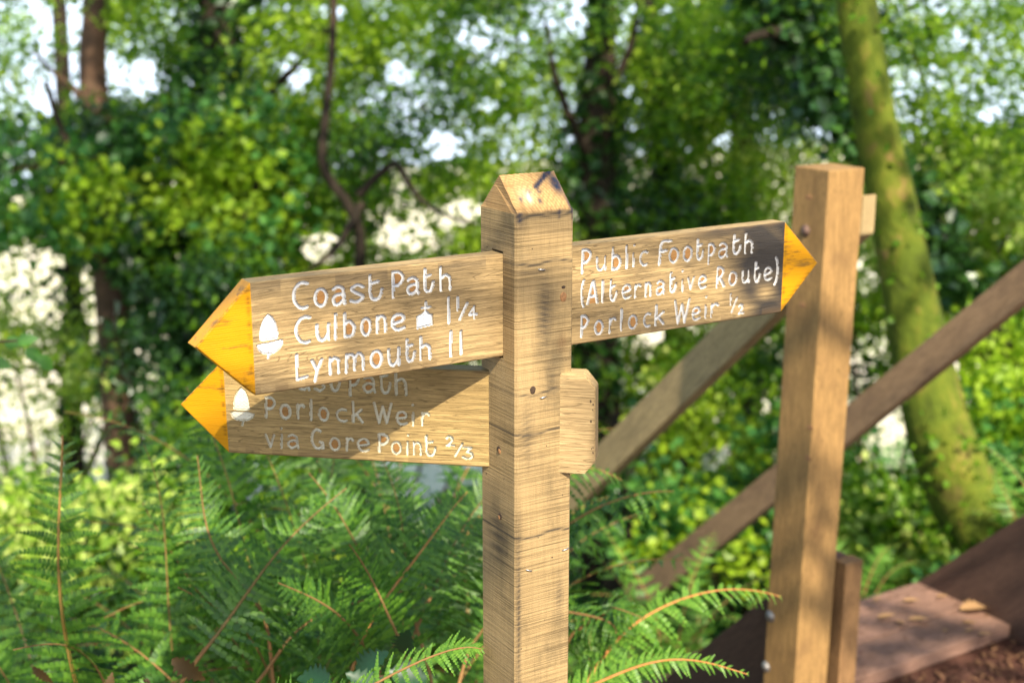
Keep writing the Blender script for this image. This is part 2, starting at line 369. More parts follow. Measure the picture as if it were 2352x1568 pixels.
def arc(cx, cy, rx, ry, a0, a1, n=14):
    a = np.radians(np.linspace(a0, a1, n)); return np.stack([cx + rx * np.cos(a), cy + ry * np.sin(a)], 1)
def pl(*p): return np.array(p, float)
def sm(*p): return spline(np.array(p, float), 18)
def glyph(c):
    G = {
     'C': [arc(1.0, .5, 1, .5, 62, 292)], 'c': [arc(1.0, .5, 1, .5, 60, 300)],
     'G': [arc(1.0, .5, 1, .5, 55, 330), pl((1.87, .25), (1.9, .02)), pl((1.87, .33), (1.35, .36))],
     'o': [arc(.5, .5, .5, .5, 90, 450, 22)], 'O': [arc(.5, .5, .5, .5, 90, 450, 22)],
     'a': [sm((.08, .88), (.45, 1.0), (.86, .86), (.93, .5), (.93, .25), (1.0, 0)), sm((.93, .52), (.45, .56), (.05, .38), (.12, .06), (.5, 0), (.93, .25))],
     's': [sm((.95, .86), (.5, 1.0), (.06, .8), (.45, .53), (.95, .28), (.5, 0), (.0, .12))],
     't': [sm((.15, 1), (.14, .6), (.12, .25), (.32, .02), (.7, .02), (.93, .22), (1.0, .4)), pl((.15, .66), (.72, .72))],
     'P': [pl((0, 0), (.02, .5), (.04, 1)), sm((.04, 1), (.6, .99), (1.0, .76), (.62, .48), (.03, .44))],
     'p': [pl((0, 0), (.02, .5), (.04, 1)), sm((.04, 1), (.6, 1), (1.0, .74), (.62, .46), (.03, .44))],
     'h': [pl((0, 0), (0, 1)), sm((.02, .52), (.5, .64), (.9, .54), (1, .3), (1, .0))],
     'u': [sm((0, 1), (.02, .4), (.2, .05), (.6, .02), (.96, .35)), pl((1, 1), (.98, .4), (1, 0))],
     'l': [pl((0, 0), (.3, 1))], '1': [pl((0, 0), (.6, 1))], 'i': [pl((0, 0), (.3, 1))],
     'b': [pl((.04, 1), (0, .5), (0, 0)), sm((0, .52), (.5, .64), (.98, .42), (.9, .1), (.4, 0), (0, .06))],
     'n': [pl((0, 1), (0, 0)), sm((.0, .72), (.5, 1.0), (.94, .82), (1, .4), (1, 0))],
     'm': [pl((.06, 1), (0, 0)), sm((.04, .75), (.27, 1.0), (.49, .8), (.5, .05)), sm((.5, .72), (.75, 1.0), (.96, .8), (1, .4), (1, .0))],
     'e': [sm((.06, .45), (.5, .5), (.94, .6), (.84, .92), (.5, 1.0), (.12, .84), (.0, .45), (.2, .1), (.55, .0), (.98, .12))],
     'L': [pl((.05, 1), (0, 0), (1, .06))], 'y': [pl((0, 1), (.48, .48)), pl((1, 1), (.48, .48), (.25, 0))],
     '/': [pl((0, 0), (1, 1))], '4': [pl((.72, 0), (.72, .98), (0, .38), (1, .34))],
     'r': [pl((.06, 1), (0, 0)), sm((.03, .6), (.3, .9), (.75, 1.0), (1, .86))],
     'k': [pl((.04, 1), (0, 0)), pl((.92, .62), (.06, .3)), pl((.35, .4), (1, 0))],
     'W': [pl((0, 1), (.24, 0), (.5, .82), (.7, 0), (1, 1))], 'v': [pl((0, 1), (.5, 0), (1, 1))],
     '2': [sm((.0, .8), (.3, 1.0), (.75, .9), (.7, .55), (.3, .2), (.02, .02)), pl((.02, .02), (1, .06))],
     '3': [pl((.1, 1), (.95, 1), (.45, .62)), sm((.45, .62), (.95, .5), (.98, .15), (.5, 0), (0, .14))],
     'F': [sm((0, 0), (.06, .5), (.12, .85), (.4, 1), (1, .98)), pl((.08, .55), (.62, .58))],
     'A': [sm((0, 0), (.25, .55), (.5, .98), (.62, .98), (.8, .5), (1, 0)), pl((.2, .32), (.85, .34))],
     'R': [pl((0, 0), (.03, .5), (.06, 1)), sm((.06, 1), (.55, .99), (.85, .78), (.55, .52), (.05, .46)), pl((.4, .48), (1, 0))],
     '(': [arc(1.2, .5, 1.2, .5, 115, 245)], ')': [arc(-.2, .5, 1.2, .5, 65, -65)],
    }[c]
    allp = np.concatenate(G); lo = allp.min(0); hi = allp.max(0); ext = np.maximum(hi - lo, 1e-3)
    thin = c in 'li1'
    out = []
    for g in G:
        q = (g - lo) / ext
        if thin: q[:, 0] = .5 + (q[:, 0] - .5) * .0
        out.append(q)
    return out
LOOPS = {'o': 1, 'a': 1, 'b': 1, 'P': 1, 'p': 1, 'R': 1, 'e': 1, '4': 1, 'A': 1, 'O': 1}

def pip(poly, X, Y):
    inside = np.zeros(X.shape, bool); n = len(poly); j = n - 1
    for i in range(n):
        xi, yi = poly[i]; xj, yj = poly[j]
        c = ((yi > Y) != (yj > Y)) & (X < (xj - xi) * (Y - yi) / (yj - yi + 1e-12) + xi)
        inside ^= c; j = i
    return inside

def carve_board(name, tip_name, zc, ang, tilt, u_in, u_sh, u_tip, lines, extras, wood, zoom, R=.00242, D=.0046, smoke=None, white=None, worn=1.0):
    """a finger board: u runs to the viewer's right; u_in at the post, u_sh where the point starts, u_tip the point"""
    fx = lambda zx, zy: local_uv((zoom[0] + zx * zoom[2]) * 2352 / 3840, (zoom[1] + zy * zoom[2]) * 2352 / 3840, zc, ang, tilt)
    step = .00066
    ncol = int(abs(u_tip - u_in) / step) + 1; nrow = int(2 * BH / step) + 1
    us = np.linspace(u_in, u_tip, ncol)
    ish = int(np.argmin(abs(us - u_sh))); us[ish] = u_sh
    s = np.linspace(-1, 1, nrow)
    k = np.clip((u_tip - us) / (u_tip - u_sh), 0, 1) if u_tip != u_sh else np.ones(ncol)
    k = np.where(k <= 0, 0.004, k)
    r = np.random.default_rng(int(abs(zc * 1000) + abs(u_tip) * 777))
    U = np.repeat(us[:, None], nrow, 1); Vv = s[None, :] * BH * k[:, None]
    flat = Vv.ravel(); uu = U.ravel()
    dist = np.full(flat.shape, 1.3); line_id = np.full(flat.shape, -1); fill = np.zeros(flat.shape, bool); counter = np.zeros(flat.shape)
    wav = lambda p: p
    def stroke(poly, lid, rad):
        for a, b in zip(poly[:-1], poly[1:]):
            lo = np.minimum(a, b) - rad * 2.2; hi = np.maximum(a, b) + rad * 2.2
            idx = np.nonzero((uu > lo[0]) & (uu < hi[0]) & (flat > lo[1]) & (flat < hi[1]))[0]
            if not len(idx): continue
            d = b - a; L = d @ d + 1e-12
            px = uu[idx] - a[0]; py = flat[idx] - a[1]; t = np.clip((px * d[0] + py * d[1]) / L, 0, 1)
            dd = np.hypot(px - t * d[0], py - t * d[1]) / rad
            better = (dd < dist[idx]) & (dd < 1.3); dist[idx[better]] = dd[better]; line_id[idx[better]] = lid
    words = []
    for ln in lines:
        last_x = -1e9
        for q in ln:
            if q[1] - last_x > 40: words.append([])
            words[-1].append(q); last_x = max(last_x, q[2])
    lines = words; ne = len(lines)
    for lid, ln in enumerate(lines):
        for (c, xl, xr, yt, yb) in ln:
            m = 12.0                                        # half a stroke inside the measured outline
            xc, yc = (xl + xr) / 2, (yt + yb) / 2
            pb = fx(xc, yb - m); pt = fx(xc, yt + m); l = fx(min(xl + m, xc), yc); rr = fx(max(xr - m, xc), yc)
            if c == '.':
                q = fx(xc, yc); stroke(np.array([q, q + 1e-5]), lid, R * .95); continue
            for gi, g in enumerate(glyph(c)):
                Q = np.stack([l[0] + g[:, 0] * (rr[0] - l[0]), pb[1] + g[:, 1] * (pt[1] - pb[1])], 1)
                if c in 'li1': Q[:, 0] += np.linspace(0, (pt[0] - pb[0]) * 1.0, len(Q)) - (pt[0] - pb[0]) / 2
                Q = Q + r.normal(0, .00018, Q.shape)
                rad = R * r.uniform(.95, 1.06) * (.85 if (yb - yt) < 110 else 1)
                stroke(Q, lid, rad)
                if c in LOOPS and len(Q) > 6:
                    lo = Q.min(0); hi = Q.max(0)
                    sel = np.nonzero((uu > lo[0]) & (uu < hi[0]) & (flat > lo[1]) & (flat < hi[1]))[0]
                    poly = Q
                    if c == 'e': poly = Q[:10]
                    ins = pip(poly, uu[sel], flat[sel]); counter[sel[ins]] = 1
    for ei, (kind, polys, strokes) in enumerate(extras):
        for poly in polys:
            Q = np.array([fx(*p) for p in poly]); Q = np.vstack([Q, Q[:1]])
            lo = Q.min(0); hi = Q.max(0)
            sel = np.nonzero((uu > lo[0]) & (uu < hi[0]) & (flat > lo[1]) & (flat < hi[1]))[0]
            ins = pip(Q, uu[sel], flat[sel]); fill[sel[ins]] = True; line_id[sel[ins]] = ne + ei
            stroke(Q, ne + ei, R * (.30 if kind == 'smooth' else .5))
        for st in strokes:
            stroke(np.array([fx(*p) for p in st]), ne + ei, R * .8)
    prof = np.clip(1 - dist ** 2, 0, 1) ** .42
    rough = np.convolve(r.normal(0, 1, flat.size), np.ones(3) / 3, 'same')
    depth = D * prof
    depth = np.where(fill, np.maximum(depth, .0016 + .0003 * np.sin(uu * 900) * np.cos(flat * 1100)), depth)
    depth = depth * (1 + .10 * np.sin((uu + flat) * 2600)) * 1.0
    lip = np.exp(-((dist - 1.12) / .1) ** 2) * -.00012
    # rounded arrises
    ev = (BH * k[:, None] - abs(Vv)).ravel()
    eu = np.full(flat.shape, 1.0)
    if u_tip == u_sh: eu = abs(u_tip - uu)
    e = np.minimum(ev, eu); e = np.clip(e, 0, 1)
    arris = .0016 * np.clip(1 - e / .0022, 0, 1) ** 2
    ripple = .00010 * np.sin(flat * 2100 + 6 * np.sin(uu * 23))
    y = -TH / 2 + depth + lip + arris + ripple
    P = np.stack([uu, y, flat], 1)
    I = np.arange(flat.size).reshape(ncol, nrow)
    F = np.stack([I[:-1, :-1], I[1:, :-1], I[1:, 1:], I[:-1, 1:]], -1).reshape(-1, 4)
    if u_tip < u_in: F = F[:, ::-1]
    fd = np.minimum(dist, 1.3)[F].mean(1); fl = line_id[F].max(1); ff = fill[F].sum(1) >= 2
    isw = ((fd < 1.0) | ff) & (fl >= 0)
    col_of = (F[:, 0] // nrow); istip = (col_of >= ish) & ~isw if u_tip != u_sh else np.zeros(len(F), bool)
    bx = empty(name, (0, 0, zc), (0, 0, ang - A0)); bx.parent = post_root
    bx.rotation_euler = (0, -tilt, ang - A0)
    # edge dirt masks, plus groove shade painted inside the letters
    dirt = np.clip(1 - e / .005, 0, 1) * (.65 + .35 * np.sin(uu * 130 + 9 * np.sin(flat * 60)))
    if u_tip != u_sh: dirt = np.maximum(dirt, .6 * np.exp(-((uu - u_sh - np.sign(u_tip) * .004) / .003) ** 2) * (np.sin(flat * 170 + 4 * np.sin(flat * 60)) > -.2) * (np.sign(u_tip) * (uu - u_sh) > 0))
    dirt = np.maximum(dirt, np.clip(1 - (BH * k[:, None] + Vv).ravel() / .016, 0, 1) * .9 * (np.sin(uu * 77 + 3 * np.sin(uu * 31)) > .1) * worn)
    dirt = np.where((dist < 1.0) | fill, np.clip((dist - .58) / .4, 0, 1) * .95 * (~fill), dirt)  # dark letter rims: shade of the carved grooves put into the colour
    sm_ = np.zeros(flat.shape)
    if smoke is not None: sm_ = smoke(uu, flat)
    def sub(nm, mask, mat, smooth=True, extra_v=None, extra_f=None, parent=bx):
        f = F[mask]; ids, inv = np.unique(f, return_inverse=True); f2 = inv.reshape(-1, 4)
        v = P[ids]; nv = len(v)
        if extra_v is not None:
            f2 = np.concatenate([f2, extra_f + nv]); v = np.concatenate([v, extra_v])
        o = mesh_obj(nm, v, f2, mat, parent, smooth)
        for an, arr in (('counter', counter * (dist > 1.0)), ('weathering', sm_), ('edge_dirt_rim_shade', dirt)):
            at_ = o.data.attributes.new(an, 'FLOAT', 'POINT'); a = np.zeros(len(v), np.float32); a[:nv] = arr[ids]
            at_.data.foreach_set('value', a)
        return o
    def shell(c0, c1, capend):                                     # back, top and bottom of columns c0..c1
        cs = np.unique(np.linspace(c0, c1, max(2, (c1 - c0) // 6)).astype(int)); V = []; Fq = []
        for c, d_ in zip(cs[:-1], cs[1:]):
            h0, h1 = BH * k[c], BH * k[d_]; a_, b_ = us[c], us[d_]; ya, yb = -TH / 2 + .0016, TH / 2
            for q in (((a_, ya, -h0), (a_, yb, -h0), (b_, yb, -h1), (b_, ya, -h1)), ((a_, yb, -h0), (a_, yb, h0), (b_, yb, h1), (b_, yb, -h1)), ((a_, ya, h0), (a_, yb, h0), (b_, yb, h1), (b_, ya, h1))):
                q = np.array(q); nr = np.cross(q[1] - q[0], q[3] - q[0]); mid = q.mean(0); o_ = mid - np.array([mid[0], 0, 0])
                if nr @ o_ < 0: q = q[::-1]
                Fq.append([len(V) + t_ for t_ in range(4)]); V += [tuple(t_) for t_ in q]
        if capend:
            h0 = BH * k[cs[-1]]; u_ = us[cs[-1]]; Fq.append([len(V) + t_ for t_ in range(4)])
            V += [(u_, -TH / 2 + .0016, -h0), (u_, TH / 2, -h0), (u_, TH / 2, h0), (u_, -TH / 2 + .0016, h0)]
        return np.array(V), np.array(Fq)
    last = ncol - 1
    if u_tip != u_sh:
        ev_, ef_ = shell(0, ish, False); sub('board', ~isw & ~istip, wood, True, ev_, ef_)
        ev_, ef_ = shell(ish, last, True); t = sub(tip_name, istip, M_YELLOW, True, ev_, ef_)
    else:
        ev_, ef_ = shell(0, last, True); sub('board', ~isw & ~istip, wood, True, ev_, ef_)
    for i in range(len(lines)):
        mk = isw & (fl == i)
        if mk.any(): sub('lettering', mk, white or M_WHITE, True)
    for ei, ex in enumerate(extras):
        mk = isw & (fl == ne + ei)
        if mk.any(): sub('acorn_emblem' if ex[0] == 'smooth' else 'church_emblem', mk, white or M_WHITE, True)
    return bx

Z1 = (640, 900, .57391); Z2 = (1700, 600, .63776)
def L(*a): return list(a)
UL_lines = [
 [('C',793,908,268,458),('o',932,1032,308,442),('a',1050,1150,292,432),('s',1166,1272,283,416),('t',1291,1392,216,400),('P',1440,1532,194,380),('a',1538,1630,234,362),('t',1648,1728,176,349),('h',1755,1839,163,336)],
 [('C',808,925,492,684),('u',946,1046,538,664),('l',1066,1092,473,656),('b',1126,1211,463,642),('o',1237,1318,500,632),('n',1339,1416,483,613),('e',1436,1539,473,599),
  ('1',1803,1832,366,552),('1',1864,1888,361,470),('/',1877,1951,404,527),('4',1939,2013,424,525)],
 [('L',812,902,733,918),('y',914,1004,770,930),('n',1032,1111,756,882),('m',1134,1271,731,866),('o',1299,1392,712,840),('u',1414,1504,698,828),('t',1532,1607,633,803),('h',1623,1706,619,790),
  ('1',1819,1845,587,769),('1',1886,1911,584,756)]]
UL_extra = [('smooth', [[(584,652),(583,610),(592,562),(612,512),(637,484),(662,502),(683,538),(698,590),(703,632),(697,641),(650,648),(600,656)], [(563,688),(600,678),(660,667),(731,649),(731,682),(712,712),(672,738),(640,747),(602,738),(576,718)]], [[(645,742),(638,770)]]),
            ('poly', [[(1612,578),(1612,500),(1640,488),(1668,462),(1690,484),(1712,488),(1712,552)]], [[(1668,470),(1668,404)],[(1642,446),(1698,436)]])]
LL_lines = [
 [('C',598,690,775,972),('o',715,800,845,978),('a',826,912,862,988),('s',928,1013,868,994),('t',1032,1113,812,994),('P',1158,1240,848,1028),('a',1248,1342,882,1004),('t',1362,1444,826,1010),('h',1460,1547,838,1020)],
 [('P',610,692,1016,1168),('o',705,792,1064,1174),('r',818,884,1064,1176),('l',904,928,1033,1184),('o',958,1039,1084,1189),('c',1073,1158,1094,1195),('k',1178,1262,1046,1200),('W',1320,1454,1055,1204),('e',1466,1552,1109,1216),('i',1572,1596,1118,1220),('.',1570,1592,1066,1088),('r',1630,1700,1117,1221)],
 [('v',610,688,1261,1361),('i',713,736,1261,1367),('.',711,733,1219,1241),('a',755,843,1261,1369),('G',910,1004,1226,1373),('o',1031,1114,1282,1383),('r',1137,1202,1284,1386),('e',1211,1306,1287,1391),('P',1351,1433,1258,1394),('o',1433,1514,1307,1406),('i',1536,1559,1306,1411),('.',1540,1562,1262,1284),('n',1576,1645,1309,1413),('t',1658,1740,1268,1420),
  ('2',1791,1862,1272,1356),('/',1848,1919,1316,1422),('3',1896,1982,1343,1439)]]
LL_extra = [('smooth', [[(411,1100),(412,1055),(422,1015),(440,982),(460,962),(484,985),(502,1025),(511,1070),(514,1104),(500,1109),(430,1106)], [(391,1128),(412,1119),(500,1124),(546,1138),(537,1158),(505,1175),(468,1180),(425,1172),(400,1155)]], [[(474,1175),(468,1208)]])]
R_lines = [
 [('P',748,821,514,671),('u',834,907,559,658),('b',926,994,504,653),('l',1011,1031,496,644),('i',1050,1071,539,638),('.',1057,1077,492,512),('c',1089,1153,527,631),('F',1201,1292,464,621),('o',1261,1334,507,613),('o',1344,1414,497,603),('t',1424,1483,454,594),('p',1491,1548,482,619),('a',1553,1623,477,583),('t',1638,1701,428,561),('h',1709,1771,421,555)],
 [('(',744,781,696,874),('A',780,860,702,854),('l',869,889,699,844),('t',914,973,694,836),('e',984,1054,722,824),('r',1059,1113,721,816),('n',1121,1173,711,811),('a',1186,1253,699,801),('t',1267,1323,651,786),('i',1340,1357,695,781),('.',1339,1359,642,662),('v',1369,1426,679,769),('e',1434,1499,669,764),('R',1541,1606,619,756),('o',1612,1678,647,746),('u',1689,1751,637,731),('t',1764,1816,589,726),('e',1819,1883,621,716),(')',1882,1919,561,741)],
 [('P',742,804,904,1048),('o',822,891,934,1034),('r',909,968,919,1023),('l',979,999,867,1011),('o',1022,1091,902,1001),('c',1111,1169,891,991),('k',1179,1251,841,979),('W',1291,1399,811,966),('e',1396,1461,854,951),('i',1473,1494,844,939),('.',1478,1498,795,815),('r',1506,1568,834,934),('1',1621,1643,776,861),('/',1627,1681,799,903),('2',1669,1719,837,913)]]

def smoke_r(u, v):
    w = .5 + .5 * np.sin(u * 47 + 2.2 * np.sin(v * 60 + u * 20))
    a = sstep(u + .25 * (v - .0), .33, .44) * (.78 + .22 * w)
    a = np.maximum(a, sstep(v, .045, .074) * sstep(u, .22, .36) * .8)
    spot = np.exp(-(((u - .455) / .020) ** 2 + ((v + .040) / .013) ** 2)) * .85 + np.exp(-(((u - .40) / .035) ** 2 + ((v + .062) / .012) ** 2)) * .6
    b = .35 * np.exp(-(((u - .17) / .05) ** 2 + ((v - .0) / .05) ** 2)) * w
    return np.clip(a * 1.12 - spot * .9 + b, 0, .97)
def smoke_ul(u, v):
    a = .45 * np.exp(-((v - .068) / .008) ** 2) * (np.sin(u * 40) > 0) + .25 * np.exp(-(((u + .17) / .05) ** 2 + ((v - .05) / .02) ** 2))
    return np.clip(a, 0, 1)
carve_board('finger_board', 'arrow_tip', UZ, A0, 0.0, -.012, -.4345, -.512, UL_lines, UL_extra, M_BOARD, Z1, smoke=smoke_ul)
carve_board('finger_board', 'arrow_tip', UZ, A0, 0.0, .012, .4946, .5736, R_lines, [], M_BOARD_R, Z2, R=.0024, smoke=smoke_r)
carve_board('finger_board', 'arrow_tip', LZ, -.2003, .0123, .0, -.4789, -.5562, LL_lines, LL_extra, M_BOARD_L, Z1, R=.0023, white=M_WHITE_OLD)

def build_stub():                                  # the sawn end of the lower board, corners cut off
    bx = empty('board_end', (0, 0, LZ), (0, -.0123, LA)); bx.parent = post_root
    bm = bmesh.new(); h = BH + .002; x1 = .1085; c = .017
    prof = [(.002, -h), (x1 - c, -h), (x1, -h + c * 1.25), (x1, h - c * 1.25), (x1 - c, h), (.002, h)]
    lo = [bm.verts.new((p[0], -TH / 2 - .002, p[1])) for p in prof]; hi = [bm.verts.new((p[0], TH / 2, p[1])) for p in prof]
    bm.faces.new(lo); bm.faces.new(hi[::-1])
    for i in range(6): bm.faces.new((lo[i], hi[i], hi[(i + 1) % 6], lo[(i + 1) % 6]))
    bmesh.ops.bevel(bm, geom=bm.edges[:], offset=.0013, segments=2, affect='EDGES')
    o = link_bm('sawn_board', bm, M_STUB, bx)
    at_ = o.data.attributes.new('edge_dirt_rim_shade', 'FLOAT', 'POINT')
    at_.data.foreach_set('value', np.array([min(1, max(0, (v.co.x - x1 + .006) / .006)) * .8 for v in o.data.vertices], np.float32))
    V = Acc(); r = random.Random(4)                # little worm holes and splits along the end
    for i in range(9):
        bmh = bmesh.new()
        z = r.uniform(-.06, .045); x = x1 - r.uniform(.003, .008); s = r.uniform(.0007, .0018)
        bmesh.ops.create_icosphere(bmh, subdivisions=1, radius=s, matrix=Matrix.Translation((x, -TH / 2 - .0019, z)) @ Matrix.Diagonal((1, .35, 1.6, 1)))
        link_bm('worm_hole', bmh, M_DARKHOLE, bx)
build_stub()

def build_post():
    bm = bmesh.new(); zt = ZS; zb = -.45; rh = .050
    # finely divided shaft so that the stains can be held per vertex
    zs = np.concatenate([np.linspace(zb, .7, 12), np.arange(.703, zt - .001, .003), [zt]])
    sec = []
    nseg = 30; ch = .0032
    pts = []
    cor = [(-H, -H), (H, -H), (H, H), (-H, H)]
    for i in range(4):
        a = np.array(cor[i]); b = np.array(cor[(i + 1) % 4]); d = (b - a) / (2 * H)
        for t in np.linspace(ch, 2 * H - ch, nseg): pts.append(a + d * t)
    pts = np.array(pts); n = len(pts)
    V = np.concatenate([np.c_[pts, np.full(n, z)] for z in zs])
    m = len(zs); i, j = np.meshgrid(np.arange(m - 1), np.arange(n), indexing='ij'); i = i.ravel(); j = j.ravel()
    F = [tuple(q) for q in np.stack([i * n + j, i * n + (j + 1) % n, (i + 1) * n + (j + 1) % n, (i + 1) * n + j], 1)]
    # weathered gable top: ridge parallel to the front face
    base = (m - 1) * n; V = list(map(tuple, V))
    rows = 16; prev = [base + q for q in range(nseg)]; front_rows = []
    xs = pts[:nseg, 0]
    def slope(sgn, idx):
        pr = idx; out = []
        for r in range(1, rows + 1):
            f = r / rows; cur = []
            for q in range(nseg):
                V.append((V[idx[q]][0], sgn * H * (1 - f) , zt + rh * f + .0004 * math.sin(q * 2.1 + r))); cur.append(len(V) - 1)
            for q in range(nseg - 1): F.append((pr[q], pr[q + 1], cur[q + 1], cur[q]))
            pr = cur; out.append(cur)
        return out
    fr = slope(-1, prev)
    back_idx = [base + 2 * nseg + q for q in range(nseg)]
    pr = back_idx; bk = []
    for r in range(1, rows + 1):
        f = r / rows; cur = []
        for q in range(nseg):
            if r == rows: cur.append(fr[-1][nseg - 1 - q]); continue
            V.append((V[back_idx[q]][0], H * (1 - f), zt + rh * f)); cur.append(len(V) - 1)
        for q in range(nseg - 1): F.append((pr[q], pr[q + 1], cur[q + 1], cur[q]))
        pr = cur; bk.append(cur)
    # gable ends
    right = [base + nseg + q for q in range(nseg)]; left = [base + 3 * nseg + q for q in range(nseg)]
    F.append(tuple([prev[-1]] + right + [back_idx[0]] + [b[0] for b in bk[:-1]] + [f[-1] for f in fr[::-1]]))
    F.append(tuple([back_idx[-1]] + left + [prev[0]] + [f[0] for f in fr] + [b[-1] for b in bk[:-1][::-1]]))
    F.append(tuple(range(n))[::-1])
    o = mesh_obj('post', np.array(V), F, M_POST, post_root)
    bm2 = bmesh.new(); bm2.from_mesh(o.data); bmesh.ops.recalc_face_normals(bm2, faces=bm2.faces); bm2.to_mesh(o.data); bm2.free()
    # mortises for the boards, cut through the post
    cutters = []
    for (zc, ang, w, hh, x0, x1) in ((UZ, 0.0, TH / 2 + .0008, BH + .0035, -.2, .2), (LZ, LA, TH / 2 + .0006, BH + .0015, -.2, .2)):
        b = bmesh.new(); bm_box(b, ((x0 + x1) / 2, 0, 0), ((x1 - x0) / 2, w, hh)); me = bpy.data.meshes.new('c'); b.to_mesh(me); b.free()
        c = bpy.data.objects.new('c', me); COL.objects.link(c); c.parent = post_root; c.location = (0, 0, zc); c.rotation_euler = (0, 0, ang); cutters.append(c)
        md = o.modifiers.new('b', 'BOOLEAN'); md.operation = 'DIFFERENCE'; md.object = c; md.solver = 'EXACT'
    bpy.context.view_layer.update()
    me = bpy.data.meshes.new_from_object(o.evaluated_get(bpy.context.evaluated_depsgraph_get()))
    o.modifiers.clear(); o.data = me; me.name = 'post'
    for c in cutters: bpy.data.objects.remove(c)
    co = np.empty(len(me.vertices) * 3, np.float32); me.vertices.foreach_get('co', co); co = co.reshape(-1, 3); x, y, z = co.T
    def setattr_(nm, a): me.attributes.new(nm, 'FLOAT', 'POINT').data.foreach_set('value', np.clip(a, 0, 1).astype(np.float32))
    front = (y < -H + .001); left = (x < -H + .001); top = z > ZS - .001
    g = lambda cx, cz, sx, sz: np.exp(-(((x - cx) / sx) ** 2 + ((z - cz) / sz) ** 2))
    wob = .6 + .4 * np.sin(z * 310 + 4 * np.sin(x * 120)) ; wobx = .7 + .3 * np.sin(z * 700 + 3 * np.sin(x * 90))
    dk = front * (g(.0, ZS - .15, .014, .05) * .7 + g(-.03, ZS - .33, .012, .05) * .5 + g(.012, ZS - .26, .016, .035) * .45 + g(.03, ZS - .60, .008, .03) * .5 + g(-.044, ZS - .62, .004, .16) * .8 + g(-.02, ZS - .08, .02, .03) * .25) * wobx
    dk += left * (np.exp(-(((y + .0) / .03) ** 2 + ((z - (ZS - .10)) / .06) ** 2)) * .45 + np.exp(-(((y - .0) / .03) ** 2 + ((z - (ZS - .50)) / .05) ** 2)) * .6) * wob
    dk += front * np.exp(-((z - ZS + .004) / .005) ** 2) * wobx * .8
    for zl, sl_, am in ((ZS - .0735, .03, .75), (ZS - .268, .02, .6), (ZS - .330, .02, .7), (ZS - .492, .05, .8), (ZS - .085, .0, .3)):
        dk += (front | left) * np.exp(-((z - zl - sl_ * (x + H) * .15 - (.002 * np.sin(x * 90))) / .0016) ** 2) * am
    setattr_('stain_dark', dk * 1.35)
    tz_ = (z - ZS) / .05
    bl = top * (y < .002) * (g(.040, ZS + .034, .010, .014) * 1.0 + np.exp(-(((x - (-.004 + (tz_ - .55) * .09)) / .006) ** 2)) * (tz_ > .6) * (x > .0) * 1.1
                + g(.047, ZS + .006, .004, .012) * .9 + g(-.012, ZS + .026, .004, .0025) + g(.006, ZS + .0262, .004, .0022) + g(-.03, ZS + .018, .003, .003) + g(.0, ZS + .014, .003, .003))
    bl += front * (g(.048, ZS - .006, .0035, .012) + g(-.043, ZS - .006, .005, .010) * .9 + g(.024, ZS - .004, .003, .007)) * wobx
    setattr_('stain_blue', bl * 1.3)
    setattr_('stain_pale', top * (y < 0) * (g(-.0155, ZS + .019, .0028, .0050) * 1.1 + .22 * g(-.018, ZS + .022, .014, .010)))
    setattr_('knot', top * (y < 0) * .35 * (np.sin(np.hypot(x + .05, (z - ZS - .05) * 1.4) * 1500) > .3) + front * (g(.031, ZS - .196, .009, .013) * .5))
    # end grain staples, knots and plugs
    def staple(x, z, ang, s=.0055):
        pts = np.array([(-s, .001, 0), (-s * .9, -.0022, 0), (0, -.003, 0), (s * .9, -.0022, 0), (s, .001, 0)])
        v, f = tube(pts, .0007, 6); o = mesh_obj('staple', v, f, M_STEEL, post_root, True); o.location = (x, -H, z); o.rotation_euler = (0, ang, 0)
    for x, z, a in ((-.006, ZS - .083, .15), (-.002, ZS - .275, -.15), (-.026, ZS - .545, .35), (.040, ZS - .525, -.2), (.026, ZS - .85, -.1), (-.030, ZS - .875, .4)): staple(x, z, a)
    def disc(nm, mat, x, y, z, r, rz, el=1.3, th=.0012):
        b = bmesh.new(); bmesh.ops.create_icosphere(b, subdivisions=3, radius=1.0)
        for v in b.verts: v.co = Vector((v.co.x * r * (1 + .08 * math.sin(5 * math.atan2(v.co.z, v.co.x))), v.co.y * th, v.co.z * r * el))
        o = link_bm(nm, b, mat, post_root, True); o.location = (x, y, z); o.rotation_euler = (0, 0, rz); return o
    disc('knot', M_KNOT, .0325, -H, ZS - .128, .0058, 0); disc('knot', M_DARKHOLE, .0325, -H, ZS - .1135, .0035, 0, .7, .0009)
    disc('knot', M_DARKHOLE, -.020, -H, ZS - .262, .0050, 0, 1.25)
    disc('plug_hole', M_DARKHOLE, -H, -.003, ZS - .362, .0055, math.pi / 2, 1.0, .0010); disc('wood_plug', M_KNOT, -H - .0005, -.005, ZS - .364, .0037, math.pi / 2, 1.1, .0016)
    disc('plug_hole', M_DARKHOLE, -H, -.006, ZS - .468, .0052, math.pi / 2, 1.0, .0010); disc('wood_plug', M_KNOT, -H - .0005, -.004, ZS - .470, .0032, math.pi / 2, 1.1, .0016)
    r = random.Random(3)
    for i in range(22):
        b = bmesh.new()
        f = r.choice((0, 0, 1)); z = ZS - r.uniform(.02, .9); s = r.uniform(.0006, .0016)
        p = (r.uniform(-.045, .045), -H, z) if f == 0 else (-H, r.uniform(-.045, .045), z)
        bmesh.ops.create_icosphere(b, subdivisions=1, radius=s, matrix=Matrix.Translation(p) @ Matrix.Diagonal((1, .4, 1, 1) if f == 0 else (.4, 1, 1, 1)))
        link_bm('nail_mark', b, M_DARKHOLE, post_root)
build_post()

# ---------------------------------------------------------------- the wooden stairs
stairs = empty('wooden_stairs', (NC[0], NC[1], 0), (0, 0, A0), 'oak newel post with sloping handrails and brown stringers beside a plank landing', 'stairs')
